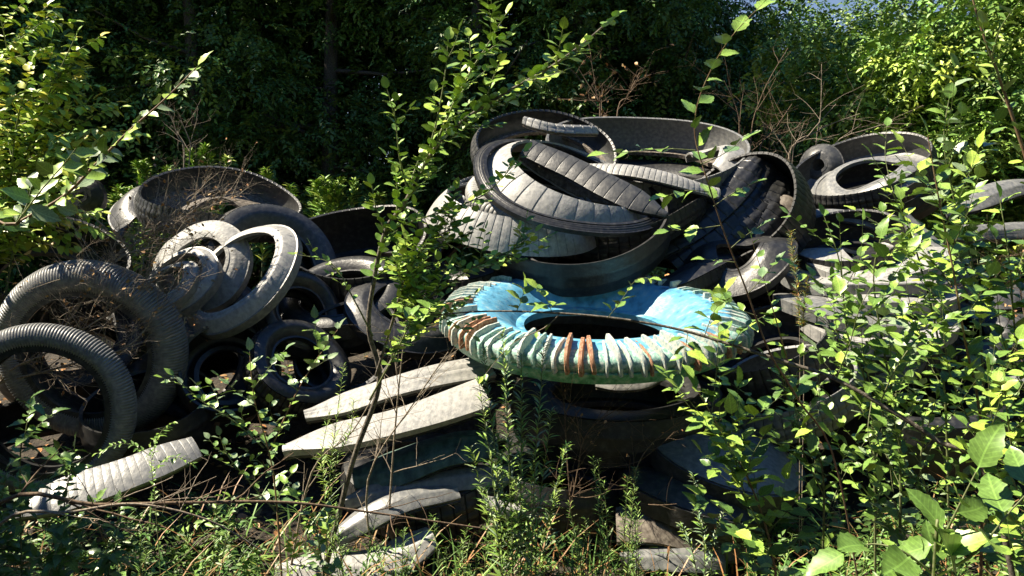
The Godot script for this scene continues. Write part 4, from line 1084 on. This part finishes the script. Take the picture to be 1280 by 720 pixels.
	# fern-like compound leaves
	plant("sumac_seedling", "seedling with fern-like feathered leaves below the lower ribbed tyre", "plant", [
		{"p": S(200, 3.0, [[195, 640, 2.9], [190, 590, 2.85], [188, 560, 2.82]]), "r": 0.002, "from": 0.7, "gap": 0.012, "size": 0.03},
		{"p": P([[188, 570, 2.82], [165, 556, 2.78], [145, 556, 2.75], [122, 566, 2.74]]), "r": 0.0012, "gap": 0.013, "size": 0.034},
		{"p": P([[190, 575, 2.82], [198, 545, 2.8], [212, 530, 2.78], [216, 528, 2.77]]), "r": 0.0012, "gap": 0.013, "size": 0.034},
		{"p": P([[192, 590, 2.84], [205, 575, 2.8], [225, 572, 2.78], [240, 580, 2.77]]), "r": 0.0012, "gap": 0.013, "size": 0.032}],
		{"leaf": "lance", "cols": ["fresh", "mid"], "pairs": true, "least": 8.0})
	weeds()

func weeds() -> void:
	var big := []
	var rb := RandomNumberGenerator.new(); rb.seed = 31
	for q in [[604, 436], [628, 414], [652, 442], [680, 430], [598, 474], [632, 468], [652, 500], [690, 512], [708, 556], [588, 560], [622, 548], [668, 560], [606, 610], [646, 600], [696, 610]]:
		var d := rb.randf_range(2.75, 3.0)
		big.append(S(lerpf(650.0, q[0], 0.4), d + 0.08, [[lerpf(650.0, q[0], 0.6), lerpf(740.0, q[1], 0.45), d + 0.04], [lerpf(650.0, q[0], 0.85), lerpf(740.0, q[1], 0.8), d + 0.02], [q[0], q[1], d]]))
	herb("tall feathery weed at the centre bottom below the painted tyre", big, {"gap": 0.0075, "size": 0.07, "wide": 0.075, "cols": ["mid", "fresh", "silver", "fresh"]})
	herb("slim feathery weed growing before the bright strips", [S(405, 3.1, [[412, 600, 3.05], [420, 530, 3.0], [430, 455, 2.98]]), S(410, 3.1, [[405, 610, 3.05], [402, 570, 3.0], [412, 515, 3.0]]), S(400, 3.1, [[418, 590, 3.0], [438, 540, 3.0], [442, 500, 3.0]])], {"gap": 0.006, "size": 0.05, "cols": ["fresh", "mid", "lime"]})
	var spots := [[770, 560, "feathery weed upright in front of the dark lobes"], [740, 620, "feathery weed left of the torn pale strip"], [560, 640, "feathery weed right of the crumpled strip"], [800, 610, "feathery weed in front of the torn pale strip"], [700, 640, "bushy weed at the bottom middle"], [500, 660, "weed at the bottom beside the pale ground strip"], [330, 660, "weed under the leafy spray at the bottom"], [260, 620, "weed right of the plank-like strip"], [440, 610, "weed between the crumpled strip and the sprig"], [960, 650, "weed at the bottom right beside the leafy sapling"], [600, 650, "weed growing through the rubber scrap"], [1060, 650, "weed low between the right saplings"], [1130, 640, "weed low under the small-leaved sapling"], [170, 650, "weed below the plank-like strip"]]
	var r := RandomNumberGenerator.new(); r.seed = 12
	for q in spots:
		var st := []
		for k in 5:
			var dx := r.randf_range(-32, 32)
			var y: float = q[1] + r.randf_range(0, 60)
			var d := r.randf_range(2.85, 3.1)
			st.append(S(q[0] + dx * 0.4, d + 0.05, [[q[0] + dx * 0.7, lerpf(740.0, y, 0.5), d + 0.02], [q[0] + dx, y, d]]))
		herb(q[2], st, {"gap": 0.006, "size": 0.05, "cols": ["mid", "fresh", "deep"]})
	herb("pale silvery wormwood at the lower right of centre", [S(885, 3.0, [[880, 680, 2.95], [872, 640, 2.92], [866, 592, 2.9]]), S(890, 3.0, [[890, 700, 2.95], [893, 670, 2.92], [905, 640, 2.9]]), S(880, 3.0, [[868, 700, 2.95], [858, 670, 2.92], [850, 655, 2.9]])], {"gap": 0.005, "size": 0.045, "wide": 0.11, "cols": ["silver", "silver", "fresh"], "bark": "stem_green"})
	herb("yellowish seed-headed weed right of the painted tyre", [S(1000, 3.3, [[1000, 480, 3.2], [998, 380, 3.15], [988, 290, 3.1]]), S(1002, 3.3, [[1005, 470, 3.2], [1004, 400, 3.15], [1010, 345, 3.1]])], {"from": 0.6, "gap": 0.004, "size": 0.05, "wide": 0.05, "cols": ["dry", "yellow", "silver"], "bark": "twig_dry"})
	var back := [[196, 200, 6.3, "bright weed behind the humped tyre at the left"], [262, 178, 6.4, "pale feathery weed behind the middle of the humped tyre"], [330, 205, 6.4, "thin weed behind the right end of the humped tyre"], [385, 225, 6.0, "bright green weed left in the gap behind the saddle"], [415, 218, 5.9, "bright green weed in the middle of the gap behind the saddle"], [445, 232, 5.9, "bright green weed right in the gap behind the saddle"], [150, 225, 6.2, "weed behind the curled sidewall flap"]]
	for q in back:
		var st := []
		for k in 5:
			var dx := r.randf_range(-22, 22)
			st.append(S(q[0] + dx, q[2] + r.randf_range(-.2, .2), [[q[0] + dx * 1.1, q[1] + 45 + r.randf_range(0, 15), q[2]], [q[0] + dx * 1.4, q[1] + r.randf_range(0, 22), q[2]]]))
		herb(q[3], st, {"gap": 0.012, "size": 0.12, "wide": 0.13, "cols": ["fresh", "mid", "lime"], "group": "weeds behind the heap", "r": 0.003, "from": 0.3})
	# --- dry wood
	dry("dead_bramble", "tangle of dry brown bramble spread over the left heap", [S(-30, 4.3, [[0, 478, 3.9], [60, 440, 3.8], [130, 395, 3.8], [200, 345, 3.85], [262, 290, 3.95]]), P([[0, 478, 3.9], [90, 455, 3.8], [170, 425, 3.8], [230, 330, 3.9]]), P([[60, 440, 3.8], [140, 330, 3.9], [210, 300, 4.0], [290, 235, 4.2]]), P([[130, 330, 3.95], [190, 290, 4.0], [240, 262, 4.1], [300, 250, 4.2]])],
		{"r": 0.006, "twigs": 44, "tl": 0.30, "level": 2, "kids": 5, "kink": 0.34, "leaves": 500, "ls": 0.022, "bark": "twig_dry"})
	dry("dead_branch", "long thin dry branch lying across the bottom left", [[base_at(-120, 2.9)] + P([[0, 628, 2.5], [120, 631, 2.5], [240, 628, 2.52], [360, 628, 2.55], [460, 640, 2.6], [600, 660, 2.65]])], {"r": 0.008, "twigs": 8, "tl": 0.3, "bark": "twig_brown", "level": 1})
	dry("dead_branch", "second dry branch just below the longest one at the bottom left", [[base_at(-60, 2.8)] + P([[0, 655, 2.45], [90, 640, 2.45], [170, 630, 2.47], [260, 650, 2.5], [330, 690, 2.55]])], {"r": 0.006, "twigs": 7, "tl": 0.25, "bark": "twig_dry", "level": 1})
	dry("dead_branch", "grey dry stems standing behind the central shrub's base", [S(480, 3.3, [[492, 560, 3.25], [500, 470, 3.2], [508, 400, 3.2]]), S(470, 3.3, [[460, 600, 3.2], [520, 500, 3.2], [560, 440, 3.2]]), S(360, 3.2, [[390, 590, 3.1], [440, 540, 3.1], [480, 470, 3.1]])], {"r": 0.005, "twigs": 9, "tl": 0.3, "bark": "twig_dry", "level": 1})
	dry("dead_stalks", "brown dead stalks standing behind the right shoulder of the crown", [S(935, 7.0, [[938, 190, 6.8], [952, 120, 6.8], [985, 60, 6.8]]), S(920, 7.0, [[925, 190, 6.8], [922, 140, 6.8], [905, 100, 6.8]]), S(940, 7.0, [[948, 200, 6.8], [970, 160, 6.8], [990, 130, 6.8]])], {"r": 0.008, "twigs": 10, "tl": 0.45, "bark": "twig_brown", "level": 1})
	dry("dead_stalks", "pale dead stalks fanning out behind the tipped far right tyre", [S(1010, 7.4, [[1020, 200, 7.2], [1026, 140, 7.2], [1027, 80, 7.2]]), S(1010, 7.4, [[990, 205, 7.2], [1020, 165, 7.2], [1075, 142, 7.2]]), S(1000, 7.4, [[985, 210, 7.2], [1010, 170, 7.2], [1045, 130, 7.2]]), S(1010, 7.4, [[1030, 205, 7.2], [1090, 160, 7.2], [1140, 155, 7.2]])], {"r": 0.008, "twigs": 8, "tl": 0.45, "bark": "twig_dry", "level": 1})
	dry("dead_stalks", "thin pale dead stalks behind the humped tyre at the left", [S(232, 6.2, [[230, 210, 6.0], [222, 170, 6.0], [214, 145, 6.0]]), S(236, 6.2, [[236, 210, 6.0], [238, 180, 6.0], [226, 150, 6.0]])], {"r": 0.006, "twigs": 8, "tl": 0.3, "bark": "twig_dry"})
	dry("withered_branch", "withered branch with hanging brown leaves in the dark thicket", [S(760, 8.0, [[770, 160, 7.8], [785, 120, 7.8], [800, 90, 7.8]]), S(740, 8.0, [[750, 160, 7.8], [748, 125, 7.8], [740, 105, 7.8]])], {"r": 0.012, "twigs": 14, "tl": 0.5, "bark": "twig_brown", "leaves": 70, "ls": 0.05, "level": 1})
	dry("dead_bramble", "tangle of reddish dry twigs at the right edge above the layered strips", [S(1300, 3.9, [[1275, 360, 4.0], [1240, 340, 4.0]]), S(1310, 3.9, [[1285, 350, 4.0], [1262, 320, 4.0]])], {"r": 0.004, "twigs": 20, "tl": 0.25, "bark": "twig_brown", "level": 2, "kids": 3, "leaves": 60, "ls": 0.02})
	dry("dead_bramble", "dark dry stems crossing the shade below the painted tyre", [S(700, 3.4, [[720, 600, 3.35], [735, 540, 3.35], [790, 500, 3.4]]), S(780, 3.35, [[790, 610, 3.3], [810, 560, 3.3], [860, 520, 3.35]]), S(720, 3.4, [[708, 560, 3.35], [705, 500, 3.4], [700, 485, 3.5]])], {"r": 0.004, "twigs": 18, "tl": 0.28, "bark": "twig_brown", "level": 1, "leaves": 70, "ls": 0.016})
	# --- grass and litter: nobody could count them
	var xfs := []
	var cc := []
	for i in 1500:
		var d := r.randf_range(2.7, 3.6)
		var p := base_at(r.randf_range(-80, 1360), d)
		var w := r.randf() * TAU
		xfs.append(Transform3D(leaf_basis(Vector3(cos(w) * 0.5, r.randf_range(0.5, 1.3), sin(w) * 0.5), Vector3(cos(w), 0.4, sin(w)), r.randf_range(0.12, 0.38)), p))
		cc.append(tint(["mid", "deep", "dry", "dry"][r.randi() % 4], r, 0.3))
	var mb := MB.new()
	for q in [[0.0, 1.0, 0.0], [0.4, 0.9, 0.03], [0.75, 0.6, 0.16], [1.0, 0.05, 0.36]]:
		mb.v.append(Vector3(-0.011 * q[1], q[0], q[2])); mb.v.append(Vector3(0.011 * q[1], q[0], q[2]))
	for i in 3:
		mb.tri(i * 2, i * 2 + 2, i * 2 + 3); mb.tri(i * 2, i * 2 + 3, i * 2 + 1)
	var g := scatter_node("grass", mb.mesh(M.leaf_tinted), xfs, cc, self)
	tag(g, "thin grass blades along the foot of the heap", "grass")
	xfs = []; cc = []
	for i in 3000:
		var x := r.randf_range(-3.5, 4.0); var z := -r.randf_range(2.6, 6.0)
		var p := Vector3(x, ground_y(x, z) + 0.008, z)
		xfs.append(Transform3D(leaf_basis(Vector3(r.randf_range(-1, 1), r.randf_range(-.1, .3), r.randf_range(-1, 1)), Vector3(r.randf_range(-.4, .4), 1, r.randf_range(-.4, .4)), r.randf_range(0.03, 0.07)), p))
		cc.append(tint("dry", r, 0.5))
	var l := scatter_node("leaf_litter", leaf_mesh("elm", 3, "tinted"), xfs, cc, self)
	tag(l, "brown fallen leaves scattered on the soil", "litter")
	# low ground plants that close the gaps at the bottom
	var gx := []
	var gc := []
	for i in 1500:
		var d := r.randf_range(2.6, 3.6)
		var px := r.randf_range(-80, 1360)
		if px > 330 and px < 960 and r.randf() < 0.85: continue
		var p := base_at(px, d) + Vector3(0, r.randf_range(0.02, 0.18), 0)
		gx.append(Transform3D(leaf_basis(Vector3(r.randf_range(-1, 1), r.randf_range(-.2, .8), r.randf_range(-1, 1)), Vector3(r.randf_range(-.5, .5), 1, r.randf_range(-.5, .5)), r.randf_range(0.08, 0.15)), p))
		gc.append(tint(["mid", "deep", "deep", "deep"][r.randi() % 4], r, 0.3))
	var gp := scatter_node("ground_cover", sprays[0], gx, gc, self)
	tag(gp, "low leafy ground cover under the weeds at the bottom", "ground cover")

func _ready() -> void:
	hill.seed = 3; hill.frequency = 0.2
	# camera
	var cam := Camera3D.new()
	cam.name = "camera"
	cam.fov = FOV; cam.near = 0.05; cam.far = 600.0
	cam.transform = Transform3D(cam_basis, EYE)
	add_child(cam)
	cam.current = true
	# sky, exposure
	var env := Environment.new()
	env.background_mode = Environment.BG_SKY
	var sm := ProceduralSkyMaterial.new()
	sm.sky_top_color = Color(0.30, 0.48, 0.76)
	sm.sky_horizon_color = Color(0.78, 0.86, 0.92)
	sm.ground_bottom_color = Color(0.10, 0.11, 0.07)
	sm.ground_horizon_color = Color(0.35, 0.38, 0.30)
	sm.sky_curve = 0.14
	var sky := Sky.new()
	sky.sky_material = sm
	env.sky = sky
	env.background_energy_multiplier = 0.36
	env.tonemap_mode = Environment.TONE_MAPPER_LINEAR
	env.tonemap_exposure = 2.7
	env.sdfgi_enabled = true; env.ssao_enabled = true; env.ssil_enabled = true
	var we := WorldEnvironment.new()
	we.name = "environment"
	we.environment = env
	add_child(we)
	# sun: high, from the left and a little behind the heap
	var sun := DirectionalLight3D.new()
	sun.name = "sun"
	sun.light_energy = 1.6
	sun.light_color = Color(1.0, 0.95, 0.86)
	sun.light_angular_distance = 0.5
	sun.shadow_enabled = true
	add_child(sun)
	sun.look_at_from_position(Vector3(-0.57, 0.76, -0.14) * 30.0, Vector3.ZERO)
	make_materials()
	ground()
	thicket()
	heap()
	greenery()
